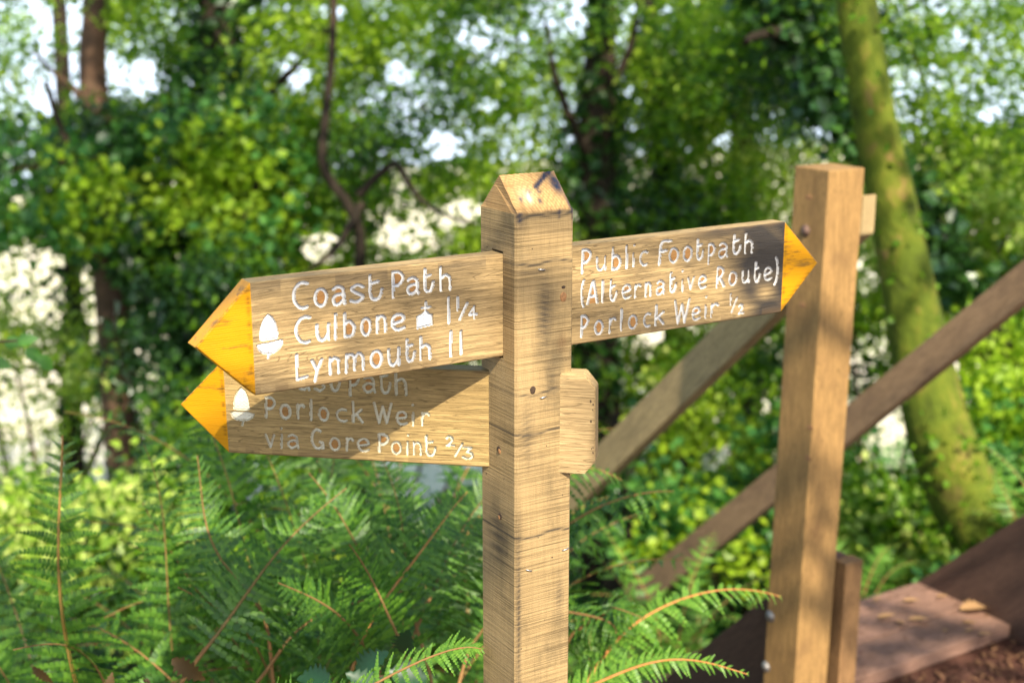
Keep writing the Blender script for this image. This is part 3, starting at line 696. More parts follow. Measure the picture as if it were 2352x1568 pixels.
# local: x = e1 (across the flight, to the right), y = away, down the flight, z up (world height)
def prism(name, poly, x0, x1, mat, bev=.003, parent=stairs, along=None):
    """poly in (t, z) extruded from x0 to x1; along = slope angle so that the grain follows the timber"""
    a = along or 0.0
    bm = bmesh.new(); R_ = Matrix.Rotation(-math.pi / 2, 4, 'Z')      # mesh x = along the timber
    c = np.mean(poly, 0)
    ca, sa = math.cos(a), math.sin(a)
    def loc(t, z): dt, dz = t - c[0], z - c[1]; return (dt * ca + dz * sa, -dt * sa + dz * ca)
    lo = [bm.verts.new((loc(*p)[0], 0, loc(*p)[1])) for p in poly]; hi = [bm.verts.new((loc(*p)[0], x1 - x0, loc(*p)[1])) for p in poly]
    bm.faces.new(lo); bm.faces.new(hi[::-1]); n = len(poly)
    for i in range(n): bm.faces.new((lo[i], hi[i], hi[(i + 1) % n], lo[(i + 1) % n]))
    bmesh.ops.recalc_face_normals(bm, faces=bm.faces)
    bmesh.ops.bevel(bm, geom=bm.edges[:], offset=bev, segments=2, affect='EDGES')
    o = link_bm(name, bm, mat, parent)
    # mesh axes: x -> (0, cos a, sin a), y -> -x (so flip), z -> (0, -sin a, cos a)
    M = Matrix(((0, -1, 0, 0), (ca, 0, -sa, 0), (sa, 0, ca, 0), (0, 0, 0, 1)))
    o.matrix_local = Matrix.Translation((x1, c[0], c[1])) @ M
    return o
E_ = EYE
def newel():
    bm = bmesh.new(); bm_box(bm, (0, 0, (-.55 + E_ - .43) / 2), (.0625, .0625, (E_ - .43 + .55) / 2), .004)
    for v in bm.verts: v.co.x += .0146 * (v.co.z - 1.49)
    link_bm('newel_post', bm, M_NEWEL, stairs)
newel()
SA = math.atan(-.92)
prism('handrail', [(-.058, E_ - .502), (.035, E_ - .532), (1.62, E_ - 1.985), (1.62, E_ - 2.145), (.02, E_ - .672), (-.058, E_ - .605)], .066, .118, M_RAIL, .003, along=SA)
prism('handrail', [(-.40, E_ - .295), (2.15, E_ - 2.672), (2.15, E_ - 2.850), (-.40, E_ - .430)], .98, 1.03, M_RAILD, .003, along=SA)
prism('stringer', [(-.034, E_ - 1.520), (.02, E_ - 1.522), (2.9, E_ - 4.48), (2.9, E_ - 4.95), (-.034, E_ - 2.2)], .066, .128, M_STRING, .003, along=SA)
for v in (0,):
    pass
prism('stringer', [(-.55, E_ - 1.035), (2.9, E_ - 4.34), (2.9, E_ - 4.75), (-.55, E_ - 1.60)], .97, 1.02, M_STRING, .003, along=SA)
def cleat():
    bm = bmesh.new(); bm_box(bm, (0.100, -.060, (E_ - 1.518 - .5) / 2 + .0), (.033, .022, (E_ - 1.518 + .5) / 2), .003); link_bm('end_block', bm, M_BLOCK, stairs)
cleat()
def plank(x0, x1, t0, t1, z0, z1, nm='tread'):
    bm = bmesh.new(); bm_box(bm, ((x0 + x1) / 2, (t0 + t1) / 2, (z0 + z1) / 2), ((x1 - x0) / 2, (t1 - t0) / 2, (z1 - z0) / 2), .004); return link_bm(nm, bm, M_TREAD, stairs)
plank(.131, .968, .045, .205, -.045, .0); plank(.131, .968, .211, .435, -.046, .001)
for i in range(1, 7):
    plank(.131, .968, .40 + .22 * i - .12, .40 + .22 * i + .12, -.045 - .20 * i, -.20 * i)
def bolt(px, py, mat, r=.0095):  # knots are flat, bolts are domed
    P = None
    ray = at(px, py, 1) - O; c = np.array([NC[0], NC[1], E_ - .5]) + n2 * .0625; t = ((c - O) @ n2) / (ray @ n2); P = O + ray * t
    d = P - np.array([NC[0], NC[1], 0]); y = d @ e2; z = P[2]
    bm = bmesh.new(); bmesh.ops.create_cone(bm, cap_ends=True, segments=24, radius1=r * 1.35, radius2=r * 1.3, depth=.003)
    r2 = bmesh.ops.create_uvsphere(bm, u_segments=16, v_segments=8, radius=r, matrix=Matrix.Translation((0, 0, .001)) @ Matrix.Diagonal((1, 1, .62, 1)))
    o = link_bm('knot' if mat is M_KNOT else 'bolt', bm, mat, stairs, True); o.scale = (1, 1.6, .12) if mat is M_KNOT else (1, 1, 1); o.location = (-.0625 + .0146 * (z - 1.49), y, z); o.rotation_euler = (0, -math.pi / 2, 0)
for kx, ky in ((1858, 453), (1866, 980), (1862, 1050), (1846, 700)): bolt(kx, ky, M_KNOT, .006)
bolt(1851, 530, M_RUST, .0125); bolt(1780, 1411, M_BOLT, .0125); bolt(1771, 1526, M_BOLT, .012)

# ---------------------------------------------------------------- foliage
def leaf_quads(P, size, r, up_bias=.5, aspect=.62, fold=.18):
    """one folded kite-shaped leaf per point"""
    n = len(P); size = np.broadcast_to(size, (n,))[:, None]
    nrm = vnorm(r.normal(0, 1, (n, 3)) + np.array([0, -.15, up_bias * 2.0]))
    d = vnorm(np.cross(nrm, r.normal(0, 1, (n, 3)))); s = np.cross(nrm, d)
    a = P - d * size * .5; c = P + d * size * .5
    b = P + s * size * aspect * .5 + nrm * size * fold - d * size * .06; e = P - s * size * aspect * .5 + nrm * size * fold - d * size * .06
    V = np.stack([a, b, c, e], 1).reshape(-1, 3); F = np.arange(n * 4).reshape(-1, 4)
    return V, F
def leaf_hex(P, size, r, up_bias=.5):
    """broader lobed leaf: six corners round a folded midrib"""
    n = len(P); size = np.broadcast_to(size, (n,))[:, None]
    nrm = vnorm(r.normal(0, 1, (n, 3)) + np.array([0, -.2, up_bias * 2.0])); d = vnorm(np.cross(nrm, r.normal(0, 1, (n, 3)))); s = np.cross(nrm, d)
    q = [(-.5, 0, 0), (-.22, .34, .06), (.10, .42, .10), (.5, 0, -.02), (.10, -.42, .10), (-.22, -.34, .06)]
    V = np.stack([P + d * size * a + s * size * b + nrm * size * c for a, b, c in q], 1).reshape(-1, 3)
    b0 = np.arange(n)[:, None] * 6
    F = np.concatenate([b0 + np.array([[0, 1, 2, 3]]), b0 + np.array([[0, 3, 4, 5]])])
    return V, F
# sunlit or sky-lit openings in the wood: (x, y, rx, ry) as seen in the photograph, kept thin when the crowns are filled
GAPS = [(75, 620, 120, 75), (210, 690, 130, 80), (110, 235, 75, 60), (330, 180, 65, 85), (680, 165, 62, 70), (755, 30, 75, 38), (912, 170, 55, 55),
        (1090, 80, 75, 75), (392, 425, 45, 32), (408, 560, 36, 55), (1020, 335, 85, 62), (1060, 490, 55, 36), (930, 545, 90, 40), (745, 570, 65, 45),
        (75, 720, 70, 40), (70, 870, 110, 60), (215, 1010, 150, 120), (1040, 1110, 90, 60), (2065, 1040, 48, 85), (1735, 930, 45, 32), (1650, 1060, 50, 42),
        (1455, 285, 40, 30), (1660, 325, 36, 26), (1890, 305, 34, 28), (2190, 90, 60, 50), (2270, 260, 55, 40), (40, 470, 50, 35), (1120, 245, 40, 35), (160, 130, 30, 25),
        (1740, 1120, 40, 40), (2180, 880, 40, 60), (1500, 760, 40, 30), (620, 830, 30, 30)]
GAPS = [(a, b, c * (.58 if b < 480 else .85), d * (.58 if b < 480 else .85)) for a, b, c, d in GAPS]  # measured outlines, drawn in a little
def px_of(P):
    d = (P - O) @ fw; return 1176 + FPX * ((P - O) @ rt) / d, 784 - FPX * ((P - O) @ up) / d, d
def in_gap(P, grow=1.0):
    x, y, d = px_of(P); m = np.zeros(len(P), bool)
    for gx, gy, rx, ry in GAPS: m |= ((x - gx) / (rx * grow)) ** 2 + ((y - gy) / (ry * grow)) ** 2 < 1
    return m
def clumps(n, box, dr, rad, r, keep=.12, zmin=.1):
    """clump centres between view-box edges and two depths, thinned where the wood opens"""
    x0, x1, y0, y1 = box
    n = int(n * .62); px = r.uniform(x0, x1, n); py = r.uniform(y0, y1, n); d = r.uniform(*dr, n)
    P = O + d[:, None] * (fw + rt * ((px - 1176) / FPX)[:, None] + up * ((784 - py) / FPX)[:, None])
    ok = ~in_gap(P, 1.0) | (r.uniform(0, 1, n) < keep * 1.6)
    P = P[ok]; P = P[~((P[:, 2] > 2.2) & (P[:, 1] > 8.0))]; P = P[P[:, 2] > terrain(P[:, 0], P[:, 1]) + zmin]
    return P
def fill(C, per, rad, size, r, squash=.7, thin=.9):
    per = per * 1.15; size = size * .74
    n = len(C); k = r.poisson(per, n); idx = np.repeat(np.arange(n), k)
    R_ = r.uniform(.6, 1.25, n)[idx] * rad
    v = vnorm(r.normal(0, 1, (len(idx), 3))) * (r.uniform(0, 1, len(idx)) ** .45)[:, None]; v[:, 2] *= squash
    P = C[idx] + v * R_[:, None]
    m = in_gap(P, .95) & (r.uniform(0, 1, len(P)) < thin * .8)
    P = P[~m]
    return P, r.uniform(.7, 1.3, len(P)) * size
def crown(name, parent, C, per, rad, size, mat, r, hexa=False, **k):
    P, s = fill(C, per, rad, size, r, **k)
    V, F = (leaf_hex if hexa else leaf_quads)(P, s, r)
    # light and dark sprays: neighbouring leaves share a tone
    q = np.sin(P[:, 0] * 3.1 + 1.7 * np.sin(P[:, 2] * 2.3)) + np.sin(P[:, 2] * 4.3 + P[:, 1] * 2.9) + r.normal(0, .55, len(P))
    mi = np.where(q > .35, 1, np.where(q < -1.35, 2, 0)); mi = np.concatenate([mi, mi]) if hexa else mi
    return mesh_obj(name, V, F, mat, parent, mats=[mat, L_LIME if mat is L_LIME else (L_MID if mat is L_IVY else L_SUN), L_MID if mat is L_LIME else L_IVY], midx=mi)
NLEAF = [0]
def tree(label, group, trunk_pts, radii, bark, limbs, crown_specs, seed, wob=.06, cat='tree', n=26, name='woodland_tree'):
    """trunk_pts: list of (px, py, d); the foot is dropped to the ground"""
    r = np.random.default_rng(seed)
    P = [at(*p) for p in trunk_pts]
    foot = P[-1].copy(); g = float(terrain(foot[0], foot[1]))
    if foot[2] > g: P.append(np.array([foot[0] + (foot[0] - P[-2][0]) * .15, foot[1], g - .1]))
    P = P[::-1]; rad = list(radii)
    base = P[0]
    root = empty(name, tuple(base), None, label, cat, group)
    Q = spline(P, n) - base
    rr = np.interp(np.linspace(0, 1, n), np.linspace(0, 1, len(rad)), rad[::-1]); rr[:2] *= 1.25
    V, F = tube(Q, rr, 14, wob, seed); mesh_obj('trunk', V, F, bark, root, True)
    for li, (pts, r0) in enumerate(limbs):
        L_ = spline([at(*p) for p in pts], 16) - base
        L_ = L_ + np.cumsum(r.normal(0, .006, L_.shape), 0)
        V, F = tube(L_, np.linspace(r0, r0 * .35, 16), 8, .05, seed + li); mesh_obj('limb', V, F, bark, root, True)
    for spec in crown_specs:
        nc, box, dr, per, rad_, size, mat = spec[:7]; kw = spec[7] if len(spec) > 7 else {}
        keep = kw.pop('keep', .12); hexa = kw.pop('hexa', False)
        size = min(size, .085)
        C = clumps(int(nc * 1.65), box, (dr[0] + .8, dr[1] + 2.6), rad_, r, keep)
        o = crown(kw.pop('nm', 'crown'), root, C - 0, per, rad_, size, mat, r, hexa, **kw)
        o.location = tuple(-base)
        NLEAF[0] += len(o.data.polygons)
    return root

G1 = 'trees of the wood behind the fingerpost'
# ivy-clad trunk, left of centre
def ivy_on(parent, base, pts, rad, n, seed, mat=L_IVY, size=(.06, .11)):
    r = np.random.default_rng(seed); Q = spline([at(*p) for p in pts], 60)
    i = r.integers(0, 60, n); P = Q[i] + r.normal(0, 1, (n, 3)) * rad * np.array([1, 1, 1.3]) * (.7 + .3 * np.sin(i / 3.1))[:, None]
    P = P[~(in_gap(P, .8) & (r.uniform(0, 1, n) < .8))]
    V, F = leaf_hex(P, r.uniform(*size, len(P)), r, .1); o = mesh_obj('ivy', V, F, mat, parent); o.location = tuple(-base)
    NLEAF[0] += len(F)

t = tree('dark ivy-clad tree trunk left of the fingerpost', G1, [(520, -500, 9.5), (505, 0, 9.0), (490, 400, 8.8), (470, 800, 8.6), (400, 1100, 8.4), (395, 1250, 8.3)], [.10, .12, .14, .15, .18, .20, .22], B_DARK,
         [([(500, 300, 8.8), (640, 200, 8.6), (760, 60, 8.4)], .04), ([(480, 760, 8.6), (330, 640, 8.5), (180, 420, 8.3), (90, 200, 8.2)], .05), ([(470, 700, 8.6), (560, 520, 8.4), (600, 380, 8.3)], .035)],
         [(300, (250, 900, -700, 700), (7.6, 10.0), 100, .36, .085, L_MID), (60, (420, 640, 250, 560), (7.0, 8.0), 90, .30, .12, L_BLUE, dict(hexa=True))], 11)
ivy_on(t, np.array(t.location), [(520, -300, 9.4), (500, 150, 8.9), (485, 500, 8.7), (465, 850, 8.5), (400, 1150, 8.3)], .17, 6500, 5)
ivy_on(t, np.array(t.location), [(480, 600, 8.6), (350, 640, 8.5), (300, 500, 8.4)], .16, 1500, 6)
tree('brown-barked tree at the far left of the wood', G1, [(235, -500, 9.2), (225, -50, 9.0), (212, 150, 8.9), (228, 330, 8.9), (260, 700, 8.8), (290, 1100, 8.8)], [.06, .08, .09, .10, .11, .12, .13], B_BROWN,
     [([(220, 260, 8.9), (150, 190, 8.8), (70, 110, 8.7)], .03), ([(228, 330, 8.9), (120, 380, 8.7), (0, 390, 8.6)], .03)],
     [(230, (-350, 420, -700, 560), (7.6, 10.2), 95, .36, .08, L_MID), (70, (-80, 420, 290, 540), (6.8, 7.8), 90, .30, .11, L_BLUE, dict(hexa=True))], 12)
tree('slender tree with a forked curving stem behind the post top', G1, [(770, -500, 8.6), (765, 60, 8.2), (752, 230, 8.1), (742, 380, 8.0), (800, 470, 8.0), (828, 560, 8.0), (810, 800, 8.1), (830, 1150, 8.1)], [.02, .024, .026, .028, .03, .034, .036, .04, .045], B_DARK,
     [([(828, 470, 8.0), (760, 570, 7.8), (690, 620, 7.6)], .03), ([(822, 450, 8.0), (900, 380, 7.9), (960, 460, 7.8), (1080, 520, 7.7)], .026)],
     [(260, (560, 1250, -700, 480), (7.6, 10.5), 100, .38, .085, L_MID), (70, (520, 1180, 330, 680), (7.2, 9.0), 80, .3, .08, L_MID)], 13)
t = tree('dark upright trunk right behind the post top', G1, [(1400, -500, 10), (1385, 0, 9.8), (1372, 250, 9.6), (1370, 500, 9.5), (1378, 800, 9.4), (1385, 1200, 9.3)], [.09, .10, .12, .13, .14, .15, .16], B_DARK,
         [([(1370, 380, 9.5), (1300, 230, 9.4), (1260, 60, 9.4)], .04), ([(1372, 250, 9.6), (1450, 120, 9.5), (1470, -60, 9.5)], .04)],
         [(300, (1080, 1720, -700, 620), (8.2, 11.5), 105, .40, .085, L_MID, dict(keep=.25))], 14)
ivy_on(t, np.array(t.location), [(1395, -300, 9.9), (1372, 250, 9.6), (1372, 700, 9.4), (1385, 1150, 9.3)], .11, 3000, 8)
t = tree('slim dark trunk between the post top and the newel', G1, [(1480, -400, 11.5), (1495, 60, 11.2), (1520, 300, 11), (1545, 600, 10.8), (1560, 1100, 10.6)], [.07, .08, .09, .10, .11, .12], B_DARK, [([(1520, 300, 11), (1600, 180, 10.8), (1660, 40, 10.6)], .03)],
     [(260, (1320, 1960, -700, 700), (9.5, 12.5), 100, .42, .09, L_MID, dict(keep=.3))], 15)
ivy_on(t, np.array(t.location), [(1495, 60, 11.2), (1520, 300, 11), (1545, 600, 10.8)], .09, 1400, 9)
tree('brown trunk just left of the newel post', G1, [(1690, -400, 12), (1700, 100, 11.8), (1706, 300, 11.7), (1712, 600, 11.6), (1720, 1100, 11.5)], [.08, .09, .10, .11, .12, .13], B_BROWN, [([(1712, 620, 11.6), (1780, 450, 11.4), (1850, 330, 11.2)], .03), ([(1712, 620, 11.6), (1650, 540, 11.4)], .02)],
     [(200, (1560, 2080, -600, 780), (9.0, 12.5), 90, .40, .085, L_LIME, dict(keep=.3))], 16)
t = tree('thick leaning tree trunk covered in yellow-green moss', G1, [(1935, -500, 5.6), (1968, 0, 5.75), (1990, 150, 5.8), (2012, 300, 5.85), (2055, 500, 5.95), (2085, 650, 6.0), (2112, 800, 6.05), (2145, 950, 6.1), (2200, 1100, 6.15), (2290, 1290, 6.2)],
     [.072, .084, .089, .096, .106, .114, .126, .142, .16, .18, .21], B_MOSS, [],
     [(90, (1700, 2700, -800, 160), (5.6, 7.4), 90, .34, .075, L_MID, dict(keep=.3)), (50, (2080, 2500, 60, 420), (6.3, 8.0), 70, .3, .07, L_MID, dict(keep=.3))], 17, wob=.05, n=40)
ivy_on(t, np.array(t.location), [(2150, 1000, 6.05), (2200, 1120, 6.1), (2280, 1270, 6.15)], .11, 500, 21, L_MID, (.025, .05))
ivy_on(t, np.array(t.location), [(1960, -60, 5.7), (1990, 150, 5.8), (2060, 520, 5.95), (2145, 950, 6.1)], .095, 420, 22, L_MID, (.02, .045))
t = tree('dark leaning limb crossing behind the mossy trunk', G1, [(1700, -300, 7.4), (1790, 40, 7.4), (1860, 140, 7.4), (1925, 240, 7.4), (1990, 360, 7.4), (2120, 520, 7.4), (2230, 700, 7.4), (2330, 960, 7.4)], [.08, .09, .095, .095, .09, .09, .09, .10, .11], B_DARK, [([(1860, 140, 7.4), (1780, 90, 7.2), (1700, 110, 7.0)], .05)],
     [(120, (1560, 2000, -500, 230), (6.6, 8.6), 110, .33, .075, L_MID, dict(keep=.3)), (40, (1760, 1960, 60, 280), (6.8, 8.0), 110, .28, .07, L_IVY)], 18)
ivy_on(t, np.array(t.location), [(1750, -60, 7.3), (1860, 140, 7.3), (1960, 290, 7.3), (2120, 520, 7.3), (2230, 700, 7.3)], .10, 1500, 23)
tree('low dark forked trunk beneath the sloping handrail', G1, [(1430, 960, 8.6), (1440, 1120, 8.3), (1445, 1230, 8.2), (1440, 1330, 8.1)], [.08, .11, .12, .13, .15], B_DARK, [([(1440, 1260, 8.2), (1520, 1150, 8.1), (1580, 1040, 8.0)], .08)],
     [(110, (1300, 1800, 780, 1180), (8.0, 10.0), 80, .30, .075, L_MID, dict(keep=.12))], 19)
t = tree('background tree with hanging branches at the left', G1, [(120, -300, 12), (150, 300, 12), (170, 700, 11.8), (165, 1000, 11.6)], [.06, .07, .08, .09, .10], B_DARK, [([(150, 850, 11), (80, 840, 10.8), (20, 800, 10.6)], .03), ([(150, 850, 11), (230, 820, 10.6), (330, 800, 10.4)], .03)],
     [(260, (-500, 760, -500, 780), (10.5, 14), 90, .45, .09, L_MID, dict(keep=.10)), (120, (520, 1300, 420, 900), (10, 13), 70, .42, .08, L_MID, dict(keep=.08))], 20)
ivy_on(t, np.array(t.location), [(150, 300, 11.9), (170, 700, 11.8), (165, 1000, 11.6)], .12, 1500, 31)

G2 = 'shrubs of the understorey'
def shrub(label, specs, foot, seed, group=G2, stems=5, sm=B_BROWN):
    r = np.random.default_rng(seed); f = at(*foot); f[2] = float(terrain(f[0], f[1])) - .03
    root = empty('leafy_shrub', tuple(f), None, label, 'shrub', group)
    allc = []
    for spec in specs:
        nc, box, dr, per, rad_, size, mat = spec[:7]; kw = dict(spec[7]) if len(spec) > 7 else {}
        keep = kw.pop('keep', .12); hexa = kw.pop('hexa', False); C = clumps(nc, box, dr, rad_, r, keep); allc.append(C)
        o = crown('foliage', root, C, per, rad_, size, mat, r, hexa, **kw); o.location = tuple(-f); NLEAF[0] += len(o.data.polygons)
    C = np.concatenate(allc)
    for i in range(stems):
        c = C[r.integers(len(C))]; m_ = (f + c) / 2 + r.normal(0, .1, 3); Q = spline([f, m_, c], 12) - f
        V, F = tube(Q, np.linspace(.022, .007, 12), 7, .05, i); mesh_obj('stem', V, F, sm, root, True)
    return root
shrub('pale sunlit shrub at the right edge above the handrail', [(150, (2030, 2480, 330, 700), (8.0, 9.6), 75, .30, .085, L_LIME, dict(hexa=True)), (60, (2120, 2480, 560, 820), (7.6, 9), 80, .28, .08, L_MID)], (2250, 900, 8.8), 31)
shrub('green shrub below the handrail at the right edge', [(150, (2140, 2480, 720, 1260), (6.8, 9.0), 70, .28, .075, L_MID), (30, (2150, 2480, 880, 1100), (6.6, 8.0), 70, .25, .075, L_BLUE, dict(hexa=True))], (2330, 1250, 8), 32)
shrub('leafy shrub seen between the two handrails', [(140, (1500, 1960, 760, 1230), (8.4, 11), 70, .30, .08, L_MID), (50, (1420, 1900, 960, 1330), (7.0, 8.4), 75, .26, .08, L_BLUE, dict(hexa=True))], (1700, 1320, 8.5), 33)
shrub('pale bush under the mossy tree beside the landing', [(80, (1900, 2200, 1080, 1330), (6.8, 8.4), 80, .24, .07, L_LIME, dict(hexa=True)), (50, (1880, 2160, 600, 1000), (8.5, 10), 70, .28, .08, L_MID)], (2050, 1330, 7.4), 34)
shrub('bush behind the post under the right finger board', [(130, (1240, 1760, 520, 1000), (9.5, 12.5), 75, .36, .085, L_MID, dict(keep=.2)), (40, (1300, 1800, 600, 980), (9, 11), 70, .30, .085, L_LIME, dict(keep=.2))], (1480, 1150, 11), 35)
shrub('bush behind the left finger boards', [(170, (540, 1180, 560, 1050), (9.0, 12.5), 75, .36, .085, L_MID), (60, (560, 1180, 520, 900), (9, 11), 70, .30, .085, L_LIME)], (850, 1150, 10.5), 36)
shrub('bright low bush at the left edge behind the ferns', [(60, (-120, 330, 700, 940), (8.5, 11), 70, .30, .085, L_LIME, dict(keep=.2)), (150, (-120, 420, 1130, 1420), (6.0, 9), 90, .28, .075, L_LIME, dict(keep=.5)), (60, (-60, 420, 1240, 1380), (6.0, 7.4), 90, .22, .07, L_IVY)], (140, 1380, 8.5), 37)
shrub('dark bush at the foot of the ivy-clad tree', [(120, (270, 700, 560, 1250), (7.6, 9.0), 90, .28, .075, L_IVY, dict(keep=.1)), (70, (300, 800, 1000, 1300), (6.5, 8.5), 80, .28, .08, L_MID)], (430, 1280, 8), 38)

def shade_crown(root, x0, x1, y0, y1, n, seed):  # unseen leaf layer added above the view to shade the wood behind
    r = np.random.default_rng(seed); b = np.array(root.location)
    C = np.stack([r.uniform(x0, x1, n), r.uniform(y0, y1, n), r.uniform(5.4, 8.2, n)], 1)
    k = r.poisson(60, n); idx = np.repeat(np.arange(n), k); v = vnorm(r.normal(0, 1, (len(idx), 3))) * (r.uniform(0, 1, len(idx)) ** .45)[:, None]; v[:, 2] *= .5
    P = C[idx] + v * .62; V, F = leaf_hex(P, r.uniform(.09, .15, len(P)), r, .8); o = mesh_obj('crown', V, F, L_MID, root); o.location = tuple(-b)
woods = [o for o in S.objects if o.name.startswith('woodland_tree')]
for i, (xa, xb) in enumerate([(-7, -4.2), (-4.6, -2.2), (-2.6, -.4), (-.8, 1.4), (1.0, 3.4), (3.0, 5.8)]):
    shade_crown(woods[i], xa, xb, .4, 5.2 if xb < 0 else 7.5, 26 if xb < 0 else 32, 300 + i)

shrub('thin airy bush crossing the bright field at the far left', [(190, (-140, 460, 480, 1120), (8.5, 13), 34, .40, .07, L_SUN, dict(keep=1.0, thin=.0)), (70, (-140, 460, 500, 1050), (8.5, 12), 34, .36, .07, L_MID, dict(keep=1.0, thin=.0))], (60, 1200, 11), 39, stems=9)
shrub('tall leafy bush in the top right corner behind the mossy tree', [(110, (2060, 2520, -80, 420), (8.0, 11), 60, .30, .07, L_MID, dict(keep=.5))], (2420, 1100, 9.5), 40)

# unseen tree added overhead to dapple the boards and shade the fern bank
def unseen_canopy():
    r = np.random.default_rng(77); base = np.array([5.2, -3.4, float(terrain(5.2, -3.4)) - .1])
    root = empty('unseen_shade_tree', tuple(base), None, 'unseen tree added behind the viewer to dapple and shade the scene', 'tree', G1)
    trunk = spline([base, base + [.1, .1, 2.5], base + [-.2, .3, 5.0], base + [-.5, .6, 7.2]], 20) - base
    V, F = tube(trunk, np.linspace(.19, .09, 20), 14, .05, 3); mesh_obj('trunk', V, F, B_BROWN, root, True)
    tv = -np.array(travel)
    acc = []
    # boughs: clump centres up-sun of the bank, each with a twig
    targets = []
    for i in range(62):                          # above the fern bank, left
        targets.append((np.array([r.uniform(-2.5, -.45), r.uniform(2.75, 4.4), r.uniform(.0, .8)]), r.uniform(3.0, 6.0), .34, 24))
    for i in range(13):                          # a light scatter over boards and newel
        targets.append((np.array([r.uniform(-.7, 1.6), r.uniform(1.9, 3.6), r.uniform(.6, 1.7)]), r.uniform(3.5, 6.5), .30, 7))
    for i in range(26):
        targets.append((np.array([r.uniform(.9, 2.6), r.uniform(3.4, 4.8), r.uniform(-.1, .8)]), r.uniform(3.2, 6.0), .32, 7))
    targets = [q for q in targets if not (.25 < q[0][0] < .75 and q[0][1] < 3.0)]      # the right arm stands in the sun
    P = []
    for c, h, rad, per in targets:
        q = c + tv * h / tv[2]
        k = r.poisson(per); P.append(q + vnorm(r.normal(0, 1, (k, 3))) * (r.uniform(0, 1, k) ** .5)[:, None] * rad)
    P = np.concatenate(P); tr = np.array(travel)
    hit = P + tr * ((1.92 - P[:, 1]) / tr[1])[:, None]                 # where each leaf's shadow crosses the signpost
    near = (hit[:, 0] > -.62) & (hit[:, 0] < .66) & (hit[:, 2] > .72) & (hit[:, 2] < 1.8)
    low = near & (hit[:, 2] < 1.27) & (hit[:, 0] < -.03)
    P = P[~near | (r.uniform(0, 1, len(P)) < np.where(low, .85, .09))]
    hl = np.stack([r.uniform(-.42, -.02, 60), np.full(60, 1.92), r.uniform(1.14, 1.28, 60)], 1); P = np.concatenate([P, hl - tr * (r.uniform(3.5, 5.5, 60) / tr[1])[:, None]])  # extra leaves added up-sun to shade the lower board
    V, F = leaf_hex(P, r.uniform(.06, .11, len(P)), r, .4); o = mesh_obj('crown', V, F, L_MID, root); o.location = tuple(-base)
    for i in range(7):
        c, h, _, _ = targets[int(r.integers(len(targets)))]; q = c + tv * h / tv[2]
        Q = spline([base + trunk[12 + i % 7], (base + trunk[15] + q) / 2 + [0, 0, .5], q], 14) - base
        V, F = tube(Q, np.linspace(.035, .006, 14), 8, .05, i); mesh_obj('limb', V, F, B_BROWN, root, True)
unseen_canopy()

